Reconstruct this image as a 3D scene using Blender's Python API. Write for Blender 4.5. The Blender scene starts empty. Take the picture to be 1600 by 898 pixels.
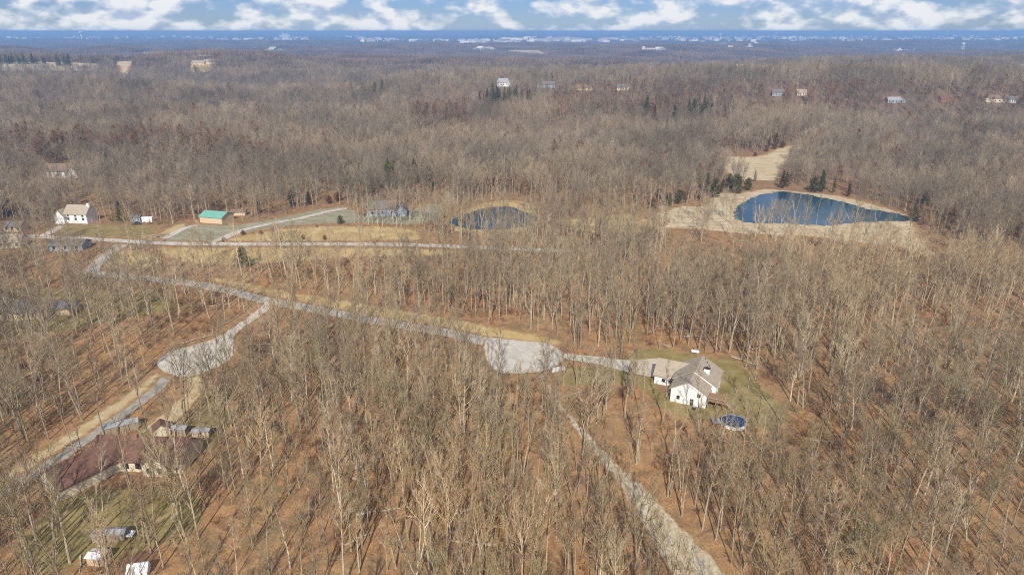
import bpy, bmesh, math, random
import numpy as np
from mathutils import Vector, Matrix, noise as mnoise
from mathutils.geometry import delaunay_2d_cdt

SC = bpy.context.scene
COL = SC.collection
R = math.radians

# ------------------------------------------------------------------ camera
CAM_H, FPX, PITCH = 100.0, 1067.0, math.atan(400 / 1067.0)
cam_data = bpy.data.cameras.new('camera')
cam_data.sensor_width = 36.0
cam_data.lens = 36.0 * FPX / 1600.0
cam_data.clip_start, cam_data.clip_end = 1.0, 120000.0
cam = bpy.data.objects.new('camera', cam_data)
COL.objects.link(cam)
cam.location = (0, 0, CAM_H)
cam.rotation_euler = (math.pi / 2 - PITCH, 0, 0)
SC.camera = cam

# ------------------------------------------------------------------ sky, sun, exposure
SUN_EL, SHADOW_AZ = R(37), R(3.0)          # the sun stands behind the camera; shadows fall away from it
world = bpy.data.worlds.new('World')
SC.world = world
world.use_nodes = True
SUN_STRENGTH, SKY_STRENGTH = 5.0, 0.052
SC.view_settings.view_transform = 'Standard'
SC.view_settings.look = 'None'
SC.view_settings.gamma = 1.0
SC.view_settings.exposure = 0.05
SC.view_settings.use_curve_mapping = False


def build_sky():
    nt = world.node_tree
    N, L = nt.nodes, nt.links
    N.clear()
    out = N.new('ShaderNodeOutputWorld')
    bg = N.new('ShaderNodeBackground')
    bg.inputs['Strength'].default_value = SKY_STRENGTH
    sky = N.new('ShaderNodeTexSky')
    sky.sky_type = 'NISHITA'
    sky.sun_disc = False
    sky.sun_elevation = SUN_EL
    sky.sun_rotation = math.pi + SHADOW_AZ
    sky.altitude = 100
    sky.air_density = 1.0
    sky.dust_density = 0.0
    sky.ozone_density = 4.0
    # cumulus: 3-D noise on the view direction, stretched sideways as far cloud decks look
    tc = N.new('ShaderNodeTexCoord')
    sep = N.new('ShaderNodeSeparateXYZ')
    L.new(tc.outputs['Generated'], sep.inputs[0])

    def cloud_noise(dz, scale, detail):
        mp = N.new('ShaderNodeMapping')
        mp.inputs['Location'].default_value = (0.37, 0.1, dz)
        mp.inputs['Scale'].default_value = (1.0, 1.0, 2.15)
        L.new(tc.outputs['Generated'], mp.inputs[0])
        n = N.new('ShaderNodeTexNoise')
        n.inputs['Scale'].default_value = scale
        n.inputs['Detail'].default_value = detail
        n.inputs['Roughness'].default_value = 0.53
        n.inputs['Distortion'].default_value = 0.0
        L.new(mp.outputs[0], n.inputs['Vector'])
        return n.outputs['Fac']

    def ramp(fac, stops):
        r = N.new('ShaderNodeValToRGB')
        while len(r.color_ramp.elements) < len(stops):
            r.color_ramp.elements.new(0.5)
        for e, (p, c) in zip(r.color_ramp.elements, stops):
            e.position = p
            e.color = (*c, 1) if len(c) == 3 else c
        L.new(fac, r.inputs[0])
        return r.outputs[0]

    a = cloud_noise(0.0, 22.0, 7.0)
    b = cloud_noise(0.03, 22.0, 5.0)         # the same clouds seen a little lower: their sunlit upper side
    big = cloud_noise(0.9, 6.0, 2.0)
    cov = N.new('ShaderNodeMath'); cov.operation = 'MULTIPLY_ADD'
    L.new(big, cov.inputs[0]); cov.inputs[1].default_value = 0.45
    sub = N.new('ShaderNodeMath'); sub.operation = 'SUBTRACT'
    L.new(a, sub.inputs[0]); sub.inputs[1].default_value = 0.225
    L.new(sub.outputs[0], cov.inputs[2])
    mask = ramp(cov.outputs[0], [(0.425, (0, 0, 0)), (0.59, (1, 1, 1))])
    lit = N.new('ShaderNodeMath'); lit.operation = 'SUBTRACT'
    L.new(a, lit.inputs[0]); L.new(b, lit.inputs[1])
    add = N.new('ShaderNodeMath'); add.operation = 'MULTIPLY_ADD'
    L.new(lit.outputs[0], add.inputs[0]); add.inputs[1].default_value = 2.2; add.inputs[2].default_value = 0.5
    ccol = ramp(add.outputs[0], [(0.22, (8.6, 10.4, 14.0)), (0.6, (15.8, 16.2, 16.8))])
    mix = N.new('ShaderNodeMix'); mix.data_type = 'RGBA'
    L.new(mask, mix.inputs['Factor'])
    tint = N.new('ShaderNodeMix'); tint.data_type = 'RGBA'; tint.blend_type = 'MULTIPLY'
    tint.inputs['Factor'].default_value = 1.0
    L.new(sky.outputs[0], tint.inputs['A'])
    tint.inputs['B'].default_value = (0.66, 0.88, 1.50, 1)
    L.new(tint.outputs['Result'], mix.inputs['A'])
    L.new(ccol, mix.inputs['B'])
    L.new(mix.outputs['Result'], bg.inputs['Color'])
    L.new(bg.outputs[0], out.inputs['Surface'])


build_sky()
sun_data = bpy.data.lights.new('sun', 'SUN')
sun_data.energy = SUN_STRENGTH
sun_data.angle = R(0.5)
sun_data.color = (1.0, 0.95, 0.86)
sun = bpy.data.objects.new('sun', sun_data)
COL.objects.link(sun)
sun.location = (-20, -300, 260)
sun.rotation_euler = Vector((math.sin(SHADOW_AZ) * math.cos(SUN_EL), math.cos(SHADOW_AZ) * math.cos(SUN_EL),
                             -math.sin(SUN_EL))).to_track_quat('-Z', 'Y').to_euler()
SC.cycles.max_bounces = 5
SC.cycles.diffuse_bounces = 2
SC.cycles.glossy_bounces = 2
SC.cycles.volume_bounces = 0
SC.cycles.transparent_max_bounces = 8
SC.cycles.use_denoising = False
SC.cycles.filter_width = 1.05


# ------------------------------------------------------------------ terrain and pixel helpers
def sstep(a, b, x):
    t = np.clip((np.asarray(x, float) - a) / (b - a), 0, 1)
    return t * t * (3 - 2 * t)


def height(x, y):
    """flat by the houses, rolling wooded hills farther off"""
    x = np.asarray(x, float); y = np.asarray(y, float)
    r = np.hypot(x, y)
    w = sstep(500, 700, r)
    hills = (6 * np.sin(x / 173 + 0.6 * np.sin(y / 260)) * np.sin(y / 141 + 0.5)
             + 4 * np.sin(x / 97 + y / 131 + 1.0) + 8 * np.sin(x / 410 - y / 430 + 2.0))
    yr = 1040 + 25 * np.sin(x / 150) - 120 * sstep(180, 420, x) + 260 * sstep(-100, -500, x) * 0
    amp = 0.55 + 0.45 * sstep(-260, -60, x)
    ridge = amp * (25 * np.exp(-((y - yr - 20) / 95) ** 2) - 20 * np.exp(-((y - yr + 185 + 15 * np.sin(x / 90)) / 62) ** 2))
    back = -20 * np.exp(-((y - yr - 330 - 60 * np.sin(x / 310)) / 150) ** 2) + 15 * np.exp(-((y - yr - 760 - 90 * np.sin(x / 420 + 2)) / 190) ** 2)
    long = 17 * np.sin(x / 900 + 1.2) * np.sin(y / 610 + 0.4 * np.sin(x / 700)) * sstep(1500, 2300, r)
    near_ridge = 9 * np.exp(-((y - 735 - 30 * np.sin(x / 130)) / 60) ** 2)
    h = 1.3 * w * (0.9 * hills * (1 - 0.4 * sstep(760, 900, r) * (1 - sstep(1200, 1500, r))) + ridge + back + near_ridge + long) - 14 * sstep(2500, 4500, r)
    return h + 16 * sstep(17000, 27000, r) * (0.5 + 0.5 * np.sin(x / 3100 + 1.3) * np.sin(x / 1250 + y / 5000))


SP, CP = math.sin(PITCH), math.cos(PITCH)


def px(u, v):
    """photo pixel -> point where that direction meets the terrain"""
    a, b = (u - 800) / FPX, (449 - v) / FPX
    d = np.array([a, CP + b * SP, -SP + b * CP])
    if d[2] > -1e-4:
        d[2] = -1e-4
    t = CAM_H / -d[2]
    lo = 50.0
    ts = np.geomspace(lo, max(t * 1.6, 60), 500)
    z = CAM_H + ts * d[2] - height(ts * d[0], ts * d[1])
    k = np.argmax(z < 0) if (z < 0).any() else len(ts) - 1
    if k > 0 and z[k] < 0:
        f = z[k - 1] / (z[k - 1] - z[k])
        t = ts[k - 1] + f * (ts[k] - ts[k - 1])
    return np.array([t * d[0], t * d[1]])


def pxs(pts):
    return [px(*p) for p in pts]


def zoom(pts, s, ox, oy):
    return [(ox + x / s, oy + y / s) for x, y in pts]


def project(x, y, z):
    """world -> photo pixel"""
    dz = np.asarray(z) - CAM_H
    dep = y * CP - dz * SP
    up = y * SP + dz * CP
    return 800 + FPX * x / dep, 449 - FPX * up / dep


def smooth(pts, closed, step):
    """Catmull-Rom resample"""
    P = [np.asarray(p, float) for p in pts]
    n = len(P)
    out = []
    for i in range(n if closed else n - 1):
        if closed:
            a, b, c, d = P[i - 1], P[i], P[(i + 1) % n], P[(i + 2) % n]
        else:
            a, b, c, d = P[max(i - 1, 0)], P[i], P[i + 1], P[min(i + 2, n - 1)]
        m = max(2, int(np.linalg.norm(c - b) / step))
        for k in range(m):
            t = k / m
            out.append(0.5 * (2 * b + (c - a) * t + (2 * a - 5 * b + 4 * c - d) * t * t + (3 * b - a - 3 * c + d) * t ** 3))
    if not closed:
        out.append(P[-1])
    return out


def strip(pts, widths, step=2.0):
    c = smooth(pts, False, step)
    n = len(c)
    ws = np.interp(np.linspace(0, 1, n), np.linspace(0, 1, len(widths)), widths)
    L, Rr = [], []
    for i in range(n):
        t = c[min(i + 1, n - 1)] - c[max(i - 1, 0)]
        t = t / (np.linalg.norm(t) + 1e-9)
        nn = np.array([-t[1], t[0]])
        L.append(c[i] + nn * ws[i] / 2)
        Rr.append(c[i] - nn * ws[i] / 2)
    return L + Rr[::-1]


def in_poly(X, Y, poly):
    poly = np.asarray(poly)
    inside = np.zeros(X.shape, bool)
    x0, y0 = poly[:, 0], poly[:, 1]
    bb = (X >= x0.min()) & (X <= x0.max()) & (Y >= y0.min()) & (Y <= y0.max())
    xs, ys = X[bb], Y[bb]
    ins = np.zeros(xs.shape, bool)
    for i in range(len(poly)):
        x1, y1 = poly[i]
        x2, y2 = poly[i - 1]
        if y1 == y2:
            continue
        c = ((y1 > ys) != (y2 > ys)) & (xs < (x2 - x1) * (ys - y1) / (y2 - y1) + x1)
        ins ^= c
    inside[bb] = ins
    return inside


def poly_dist(X, Y, poly):
    """distance to the outline"""
    poly = np.asarray(poly)
    d = np.full(X.shape, 1e9)
    for i in range(len(poly)):
        a, b = poly[i - 1], poly[i]
        ab = b - a
        t = np.clip(((X - a[0]) * ab[0] + (Y - a[1]) * ab[1]) / (ab @ ab + 1e-9), 0, 1)
        d = np.minimum(d, np.hypot(X - a[0] - t * ab[0], Y - a[1] - t * ab[1]))
    return d


# ------------------------------------------------------------------ materials
MATS = {}


def new_mat(name):
    m = bpy.data.materials.new(name)
    m.use_nodes = True
    nt = m.node_tree
    nt.nodes.clear()
    out = nt.nodes.new('ShaderNodeOutputMaterial')
    bs = nt.nodes.new('ShaderNodeBsdfPrincipled')
    nt.links.new(bs.outputs[0], out.inputs['Surface'])
    MATS[name] = m
    return m, nt, bs


def nd(nt, kind, **kw):
    n = nt.nodes.new(kind)
    for k, v in kw.items():
        setattr(n, k, v)
    return n


def noise_fac(nt, scale, detail=4, rough=0.55, dist=0.0, vec=None, space='Object'):
    n = nd(nt, 'ShaderNodeTexNoise')
    n.inputs['Scale'].default_value = scale
    n.inputs['Detail'].default_value = detail
    n.inputs['Roughness'].default_value = rough
    n.inputs['Distortion'].default_value = dist
    if vec is None:
        tc = nd(nt, 'ShaderNodeTexCoord')
        vec = tc.outputs[space]
    nt.links.new(vec, n.inputs['Vector'])
    return n.outputs['Fac']


def world_pos(nt):
    return nd(nt, 'ShaderNodeNewGeometry').outputs['Position']


def cramp(nt, fac, stops):
    r = nd(nt, 'ShaderNodeValToRGB')
    while len(r.color_ramp.elements) < len(stops):
        r.color_ramp.elements.new(0.5)
    for e, (p, c) in zip(r.color_ramp.elements, stops):
        e.position = p
        e.color = (*c, 1)
    nt.links.new(fac, r.inputs[0])
    return r.outputs[0]


def mixc(nt, fac, a, b, mode='MIX'):
    m = nd(nt, 'ShaderNodeMix', data_type='RGBA', blend_type=mode)
    for s, v in (('Factor', fac), ('A', a), ('B', b)):
        if isinstance(v, (int, float)):
            m.inputs[s].default_value = v
        elif isinstance(v, tuple):
            m.inputs[s].default_value = (*v, 1)
        else:
            nt.links.new(v, m.inputs[s])
    return m.outputs['Result']


def bump(nt, bs, fac, strength, dist):
    b = nd(nt, 'ShaderNodeBump')
    b.inputs['Strength'].default_value = strength
    b.inputs['Distance'].default_value = dist
    nt.links.new(fac, b.inputs['Height'])
    nt.links.new(b.outputs[0], bs.inputs['Normal'])


def rough(bs, v, spec=0.3):
    bs.inputs['Roughness'].default_value = v
    bs.inputs['Specular IOR Level'].default_value = spec


LITTER_A, LITTER_B, LITTER_C = (0.44, 0.232, 0.098), (0.34, 0.178, 0.08), (0.50, 0.31, 0.15)


def litter_color(nt):
    wp = world_pos(nt)
    big = noise_fac(nt, 0.035, 4, 0.6, 0.3, wp)
    mid = noise_fac(nt, 0.32, 5, 0.65, 0.4, wp)
    fine = noise_fac(nt, 2.6, 4, 0.75, 0.0, wp)
    patch = noise_fac(nt, 0.11, 5, 0.7, 0.8, wp)
    c = cramp(nt, mid, [(0.30, (0.21, 0.105, 0.055)), (0.45, LITTER_B), (0.56, LITTER_A), (0.74, LITTER_C)])
    c = mixc(nt, cramp(nt, big, [(0.36, (0, 0, 0)), (0.66, (1, 1, 1))]), c, mixc(nt, 0.6, c, (0.36, 0.25, 0.13)))
    c = mixc(nt, cramp(nt, patch, [(0.50, (0, 0, 0)), (0.62, (.9, .9, .9))]), c, (0.235, 0.16, 0.085))
    c = mixc(nt, cramp(nt, patch, [(0.32, (.9, .9, .9)), (0.46, (0, 0, 0))]), c, (0.17, 0.10, 0.065))
    c = mixc(nt, 0.9, c, cramp(nt, fine, [(0.3, (0.45, 0.43, 0.42)), (0.52, (1, 1, 1)), (0.75, (1.25, 1.2, 1.15))]), 'MULTIPLY')
    return c, fine, mid


def mat_ground():
    m, nt, bs = new_mat('leaf_litter')
    c, fine, mid = litter_color(nt)
    # the woods' floor turns to grey-brown soil and old leaves on the far hills
    wp = world_pos(nt)
    ln = nd(nt, 'ShaderNodeVectorMath', operation='LENGTH')
    nt.links.new(wp, ln.inputs[0])
    mr = nd(nt, 'ShaderNodeMapRange')
    mr.inputs['From Min'].default_value = 280; mr.inputs['From Max'].default_value = 900
    nt.links.new(ln.outputs['Value'], mr.inputs['Value'])
    c = mixc(nt, mr.outputs[0], c, (0.19, 0.128, 0.085))
    mr2 = nd(nt, 'ShaderNodeMapRange')
    mr2.inputs['From Min'].default_value = 4500; mr2.inputs['From Max'].default_value = 6000
    nt.links.new(ln.outputs['Value'], mr2.inputs['Value'])
    fld = noise_fac(nt, 0.0016, 6, 0.6, 0.5, wp)
    cf = cramp(nt, fld, [(0.40, (0.085, 0.07, 0.06)), (0.60, (0.13, 0.105, 0.08)), (0.68, (0.26, 0.22, 0.15))])
    c = mixc(nt, mr2.outputs[0], c, cf)
    nt.links.new(c, bs.inputs['Base Color'])
    rough(bs, 0.95, 0.1)
    bump(nt, bs, mid, 0.6, 0.5)
    return m


def mat_sheet(name, stops, scale, edge=True, streak=None, bump_d=0.15, fine_scale=2.5):
    """grass, gravel or soil that thins out into the leaf litter along its feathered edge"""
    m, nt, bs = new_mat(name)
    wp = world_pos(nt)
    vec = wp
    if streak:
        mp = nd(nt, 'ShaderNodeMapping')
        mp.inputs['Rotation'].default_value = (0, 0, streak[0])
        mp.inputs['Scale'].default_value = (1, streak[1], 1)
        nt.links.new(wp, mp.inputs[0])
        vec = mp.outputs[0]
    f = noise_fac(nt, scale, 5, 0.65, 0.4, vec)
    fine = noise_fac(nt, fine_scale, 4, 0.7, 0, wp)
    c = cramp(nt, f, stops)
    c = mixc(nt, 0.6, c, cramp(nt, fine, [(0.3, (0.6, 0.6, 0.6)), (0.55, (1, 1, 1)), (0.75, (1.15, 1.15, 1.15))]), 'MULTIPLY')
    if edge:
        lit, _, _ = litter_color(nt)
        at = nd(nt, 'ShaderNodeAttribute', attribute_name='edge')
        en = noise_fac(nt, 0.45, 5, 0.7, 0, wp)
        ad = nd(nt, 'ShaderNodeMath', operation='ADD')
        nt.links.new(at.outputs['Fac'], ad.inputs[0]); nt.links.new(en, ad.inputs[1])
        k = cramp(nt, ad.outputs[0], [(0.72, (0, 0, 0)), (0.95, (1, 1, 1))])
        c = mixc(nt, k, lit, c)
    nt.links.new(c, bs.inputs['Base Color'])
    rough(bs, 0.95, 0.1)
    bump(nt, bs, fine, 0.5, bump_d)
    return m


def mat_bark(name, lo, hi, rnd=0.5, dark=0.58):
    m, nt, bs = new_mat(name)
    oi = nd(nt, 'ShaderNodeObjectInfo')
    f = noise_fac(nt, 1.3, 3, 0.6)
    c = cramp(nt, f, [(0.35, lo), (0.65, hi)])
    tone = cramp(nt, oi.outputs['Random'], [(0.0, (0.62, 0.58, 0.53)), (0.3, (0.95, 0.90, 0.80)), (0.6, (0.88, 0.93, 0.84)), (0.85, (1.0, 0.88, 0.76)), (0.93, (1.05, 1.0, .9)), (0.97, (1.75, 1.75, 1.7)), (1.0, (1.9, 1.9, 1.85))])
    c = mixc(nt, rnd, c, tone, 'MULTIPLY')
    st = noise_fac(nt, 0.011, 4, 0.6, 0.5, world_pos(nt))
    c = mixc(nt, 1.0, c, cramp(nt, st, [(0.36, (dark, dark, dark)), (0.5, (0.88, 0.88, 0.88)), (0.64, (1.18, 1.12, 1.04))]), 'MULTIPLY')
    c = mixc(nt, 1.0, c, oi.outputs['Color'], 'MULTIPLY')
    nt.links.new(c, bs.inputs['Base Color'])
    rough(bs, 0.9, 0.15)
    return m


def mat_tint(name, base, rnd):
    """colour from the 'tint' attribute of the mesh"""
    m, nt, bs = new_mat(name)
    at = nd(nt, 'ShaderNodeAttribute', attribute_name='tint')
    oi = nd(nt, 'ShaderNodeObjectInfo')
    c = mixc(nt, 1.0, base, at.outputs['Color'], 'MULTIPLY')
    c = mixc(nt, rnd, c, cramp(nt, oi.outputs['Random'], [(0, (0.7, 0.68, 0.66)), (0.5, (1, 1, 1)), (1, (1.2, 1.08, 0.95))]), 'MULTIPLY')
    st = noise_fac(nt, 0.004, 4, 0.6, 0.5, world_pos(nt))
    c = mixc(nt, 1.0, c, cramp(nt, st, [(0.36, (0.62, 0.63, 0.66)), (0.5, (0.92, 0.92, 0.92)), (0.64, (1.2, 1.14, 1.06))]), 'MULTIPLY')
    nt.links.new(c, bs.inputs['Base Color'])
    rough(bs, 0.95, 0.1)
    return m


def mat_plain(name, col, r=0.7, var=0.25, scale=0.8, spec=0.3, metallic=0.0, stretch=None):
    m, nt, bs = new_mat(name)
    vec = None
    if stretch:
        tc = nd(nt, 'ShaderNodeTexCoord')
        mp = nd(nt, 'ShaderNodeMapping')
        mp.inputs['Scale'].default_value = stretch
        nt.links.new(tc.outputs['Object'], mp.inputs[0])
        vec = mp.outputs[0]
    f = noise_fac(nt, scale, 5, 0.65, 0.2, vec)
    d = tuple(x * (1 - var) for x in col)
    b = tuple(min(1, x * (1 + var * 0.6)) for x in col)
    nt.links.new(cramp(nt, f, [(0.3, d), (0.7, b)]), bs.inputs['Base Color'])
    rough(bs, r, spec)
    bs.inputs['Metallic'].default_value = metallic
    return m


def mat_courses(name, dark, light, height_m, var=0.2):
    """roof shingles or siding boards: horizontal courses in object space"""
    m, nt, bs = new_mat(name)
    tc = nd(nt, 'ShaderNodeTexCoord')
    w = nd(nt, 'ShaderNodeTexWave', wave_type='BANDS', bands_direction='Z', wave_profile='SAW')
    w.inputs['Scale'].default_value = 1.0 / height_m / 3.2
    w.inputs['Distortion'].default_value = 0.0
    nt.links.new(tc.outputs['Object'], w.inputs['Vector'])
    f = noise_fac(nt, 0.9, 6, 0.7)
    c = cramp(nt, f, [(0.3, dark), (0.7, light)])
    c = mixc(nt, var, c, cramp(nt, w.outputs['Fac'], [(0.0, (0.35, 0.35, 0.35)), (0.15, (1, 1, 1)), (1, (1, 1, 1))]), 'MULTIPLY')
    nt.links.new(c, bs.inputs['Base Color'])
    rough(bs, 0.85, 0.2)
    bump(nt, bs, w.outputs['Fac'], 0.3, 0.02)
    return m


def mat_water():
    m, nt, bs = new_mat('pond_water')
    wp = world_pos(nt)
    f = noise_fac(nt, 0.03, 3, 0.5, 0.5, wp)
    nt.links.new(cramp(nt, f, [(0.35, (0.006, 0.05, 0.085)), (0.7, (0.012, 0.085, 0.13))]), bs.inputs['Base Color'])
    bs.inputs['Roughness'].default_value = 0.12
    bs.inputs['IOR'].default_value = 1.33
    rip = noise_fac(nt, 1.1, 3, 0.6, 0.2, wp)
    bump(nt, bs, rip, 0.25, 0.15)
    return m


mat_ground()
mat_sheet('dry_grass', [(0.3, (0.37, 0.25, 0.10)), (0.5, (0.50, 0.36, 0.16)), (0.7, (0.58, 0.45, 0.23))], 0.12)
mat_sheet('pale_field', [(0.3, (0.42, 0.30, 0.16)), (0.5, (0.53, 0.42, 0.26)), (0.7, (0.62, 0.54, 0.40))], 0.09, streak=(0.3, 3.0))
mat_sheet('winter_lawn', [(0.3, (0.19, 0.15, 0.05)), (0.5, (0.28, 0.215, 0.085)), (0.72, (0.38, 0.29, 0.135))], 0.16)
mat_sheet('grey_field', [(0.3, (0.24, 0.22, 0.13)), (0.5, (0.31, 0.285, 0.185)), (0.7, (0.41, 0.385, 0.28))], 0.11, streak=(0.2, 2.5))
mat_sheet('asphalt', [(0.3, (0.33, 0.29, 0.24)), (0.5, (0.45, 0.40, 0.335)), (0.7, (0.53, 0.475, 0.40))], 0.35, bump_d=0.02)
mat_sheet('chip_seal', [(0.3, (0.44, 0.395, 0.33)), (0.5, (0.55, 0.50, 0.425)), (0.7, (0.62, 0.57, 0.49))], 0.25, bump_d=0.02)
mat_sheet('concrete', [(0.3, (0.43, 0.38, 0.29)), (0.5, (0.54, 0.48, 0.38)), (0.7, (0.61, 0.55, 0.45))], 0.3, bump_d=0.02)
mat_sheet('bare_clay', [(0.3, (0.40, 0.27, 0.13)), (0.5, (0.50, 0.38, 0.21)), (0.7, (0.58, 0.48, 0.31))], 0.25)
mat_sheet('track_soil', [(0.3, (0.36, 0.27, 0.155)), (0.5, (0.52, 0.435, 0.30)), (0.7, (0.63, 0.56, 0.43))], 0.55, bump_d=0.03)
mat_sheet('gravel', [(0.3, (0.24, 0.215, 0.18)), (0.5, (0.35, 0.32, 0.27)), (0.7, (0.45, 0.41, 0.35))], 0.5)
mat_water()
mat_bark('bark', (0.33, 0.275, 0.205), (0.55, 0.475, 0.365), dark=0.78)
mat_bark('twig_bark', (0.30, 0.237, 0.155), (0.45, 0.36, 0.245), dark=0.66)
mat_bark('wood_bark', (0.25, 0.207, 0.16), (0.40, 0.34, 0.265))
mat_bark('wood_twig', (0.268, 0.217, 0.163), (0.38, 0.316, 0.24))
mat_bark('shrub_twig', (0.20, 0.13, 0.075), (0.33, 0.21, 0.115), 0.7)
mat_tint('rust_leaf', (0.27, 0.125, 0.065), 0.6)
mat_tint('cedar_leaf', (0.105, 0.11, 0.04), 0.6)
mat_tint('brown_cedar_leaf', (0.15, 0.075, 0.04), 0.6)
mat_tint('far_wood', (0.26, 0.218, 0.185), 0.35)
mat_tint('town_wall', (0.72, 0.70, 0.67), 0.0)
mat_courses('siding_white', (0.72, 0.72, 0.71), (0.80, 0.80, 0.79), 0.2)
mat_courses('siding_cream', (0.60, 0.52, 0.38), (0.70, 0.61, 0.46), 0.2)
mat_courses('siding_tan', (0.55, 0.42, 0.27), (0.62, 0.48, 0.32), 0.25)
mat_courses('siding_blue', (0.26, 0.30, 0.34), (0.33, 0.37, 0.41), 0.2)
mat_courses('shingle_taupe', (0.31, 0.255, 0.19), (0.43, 0.365, 0.285), 0.18)
mat_courses('shingle_brown', (0.18, 0.115, 0.085), (0.26, 0.18, 0.135), 0.18)
mat_courses('shingle_red', (0.13, 0.07, 0.05), (0.205, 0.112, 0.08), 0.18)
mat_courses('shingle_grey', (0.13, 0.12, 0.115), (0.20, 0.185, 0.17), 0.18)
mat_plain('teal_metal', (0.17, 0.42, 0.34), 0.45, 0.15, spec=0.5)
mat_plain('steel_roof', (0.33, 0.335, 0.34), 0.6, 0.3, spec=0.4)
mat_plain('white_paint', (0.78, 0.78, 0.77), 0.5, 0.06)
mat_plain('trim_dark', (0.05, 0.05, 0.05), 0.6, 0.2)
mat_plain('glass_dark', (0.03, 0.035, 0.045), 0.1, 0.1, spec=0.6)
mat_plain('deck_wood', (0.34, 0.21, 0.12), 0.8, 0.35, 3.0)
mat_plain('pale_wood', (0.48, 0.37, 0.24), 0.8, 0.3, 2.0)
mat_plain('pole_wood', (0.33, 0.26, 0.19), 0.85, 0.3, 2.0)
mat_plain('pool_cover', (0.02, 0.06, 0.155), 0.45, 0.35, 0.6)
mat_plain('paint_white_car', (0.75, 0.75, 0.76), 0.25, 0.03, spec=0.6)
mat_plain('paint_dark_car', (0.035, 0.037, 0.045), 0.25, 0.1, spec=0.6)
mat_plain('rubber', (0.03, 0.03, 0.03), 0.9, 0.1)
mat_plain('brick_red', (0.33, 0.15, 0.095), 0.85, 0.3, 2.0)
mat_plain('log_bark', (0.40, 0.33, 0.25), 0.9, 0.3, 2.0)


# ------------------------------------------------------------------ mesh helpers
def mesh_from(name, V, F, mat=None, mats=None, midx=None):
    me = bpy.data.meshes.new(name)
    me.from_pydata([tuple(v) for v in V], [], [tuple(f) for f in F])
    if mat:
        me.materials.append(MATS[mat])
    for m in mats or ():
        me.materials.append(MATS[m])
    if midx is not None:
        me.polygons.foreach_set('material_index', midx)
    me.update()
    return me


def add_obj(name, me, parent=None, label=None, cat=None, group=None, kind=None):
    o = bpy.data.objects.new(name, me)
    COL.objects.link(o)
    if parent is not None:
        o.parent = parent
    for k, v in (('label', label), ('category', cat), ('group', group), ('kind', kind)):
        if v:
            o[k] = v
    return o


def empty(name, loc, rz, label, cat, group=None, s=1.0):
    o = add_obj(name, None, None, label, cat, group)
    o.empty_display_size = 0.5
    o.location = loc
    o.rotation_euler = (0, 0, rz)
    o.scale = (s, s, s)
    return o


def copy_tree(src, label=None):
    c = src.copy()
    COL.objects.link(c)
    if label:
        c['label'] = label
    for ch in src.children:
        d = ch.copy(); COL.objects.link(d); d.parent = c
        for g in ch.children:
            e = g.copy(); COL.objects.link(e); e.parent = d
    return c


class MB:
    def __init__(s):
        s.V, s.F = [], []

    def box(s, x0, x1, y0, y1, z0, z1):
        k = len(s.V)
        s.V += [(x, y, z) for z in (z0, z1) for y in (y0, y1) for x in (x0, x1)]
        s.F += [(k + a, k + b, k + c, k + d) for a, b, c, d in
                ((0, 2, 3, 1), (4, 5, 7, 6), (0, 1, 5, 4), (2, 6, 7, 3), (0, 4, 6, 2), (1, 3, 7, 5))]
        return s

    def poly(s, pts, z0, z1):
        k, n = len(s.V), len(pts)
        s.V += [(p[0], p[1], z0) for p in pts] + [(p[0], p[1], z1) for p in pts]
        s.F += [tuple(range(k + n - 1, k - 1, -1)), tuple(range(k + n, k + 2 * n))]
        s.F += [(k + i, k + (i + 1) % n, k + n + (i + 1) % n, k + n + i) for i in range(n)]
        return s

    def tube(s, pts, radii, n=5, cap=True):
        k = len(s.V)
        pts = [Vector(p) for p in pts]
        for i, p in enumerate(pts):
            t = (pts[min(i + 1, len(pts) - 1)] - pts[max(i - 1, 0)])
            t = t.normalized() if t.length > 1e-9 else Vector((0, 0, 1))
            a = t.orthogonal().normalized()
            b = t.cross(a)
            for j in range(n):
                w = 2 * math.pi * j / n
                s.V.append(tuple(p + (a * math.cos(w) + b * math.sin(w)) * radii[i]))
        for i in range(len(pts) - 1):
            for j in range(n):
                s.F.append((k + i * n + j, k + i * n + (j + 1) % n, k + (i + 1) * n + (j + 1) % n, k + (i + 1) * n + j))
        if cap:
            s.F.append(tuple(range(k + n - 1, k - 1, -1)))
            e = k + (len(pts) - 1) * n
            s.F.append(tuple(range(e, e + n)))
        return s

    def raw(s, V, F):
        k = len(s.V)
        s.V += [tuple(v) for v in V]
        s.F += [tuple(k + i for i in f) for f in F]
        return s

    def xf(s, M):
        s.V = [tuple(M @ Vector(v)) for v in s.V]
        return s

    def build(s, name, mat, parent=None, **kw):
        return add_obj(name, mesh_from(name, s.V, s.F, mat), parent, **kw)


# ------------------------------------------------------------------ ground and sheets
def build_ground():
    rings = np.concatenate([[0], np.arange(40, 520, 40), np.arange(520, 1500, 14), np.geomspace(1500, 34000, 130)])
    na = 300
    V, F = [], []
    ang = np.linspace(0, 2 * math.pi, na, endpoint=False)
    for r in rings:
        X, Y = r * np.cos(ang), r * np.sin(ang)
        Z = height(X, Y)
        V.append(np.stack([X, Y, Z], 1))
    V = np.concatenate(V)
    for i in range(len(rings) - 1):
        for j in range(na):
            a, b = i * na + j, i * na + (j + 1) % na
            F.append((a, a + na, b + na, b))
    me = mesh_from('ground', V, F, 'leaf_litter')
    me.polygons.foreach_set('use_smooth', np.ones(len(me.polygons), bool))
    g = add_obj('ground', me, kind='structure', label='leaf-strewn brown forest floor rolling off to the horizon')
    return g


SHEETS = []          # (name, outline) for keeping trees off


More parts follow.
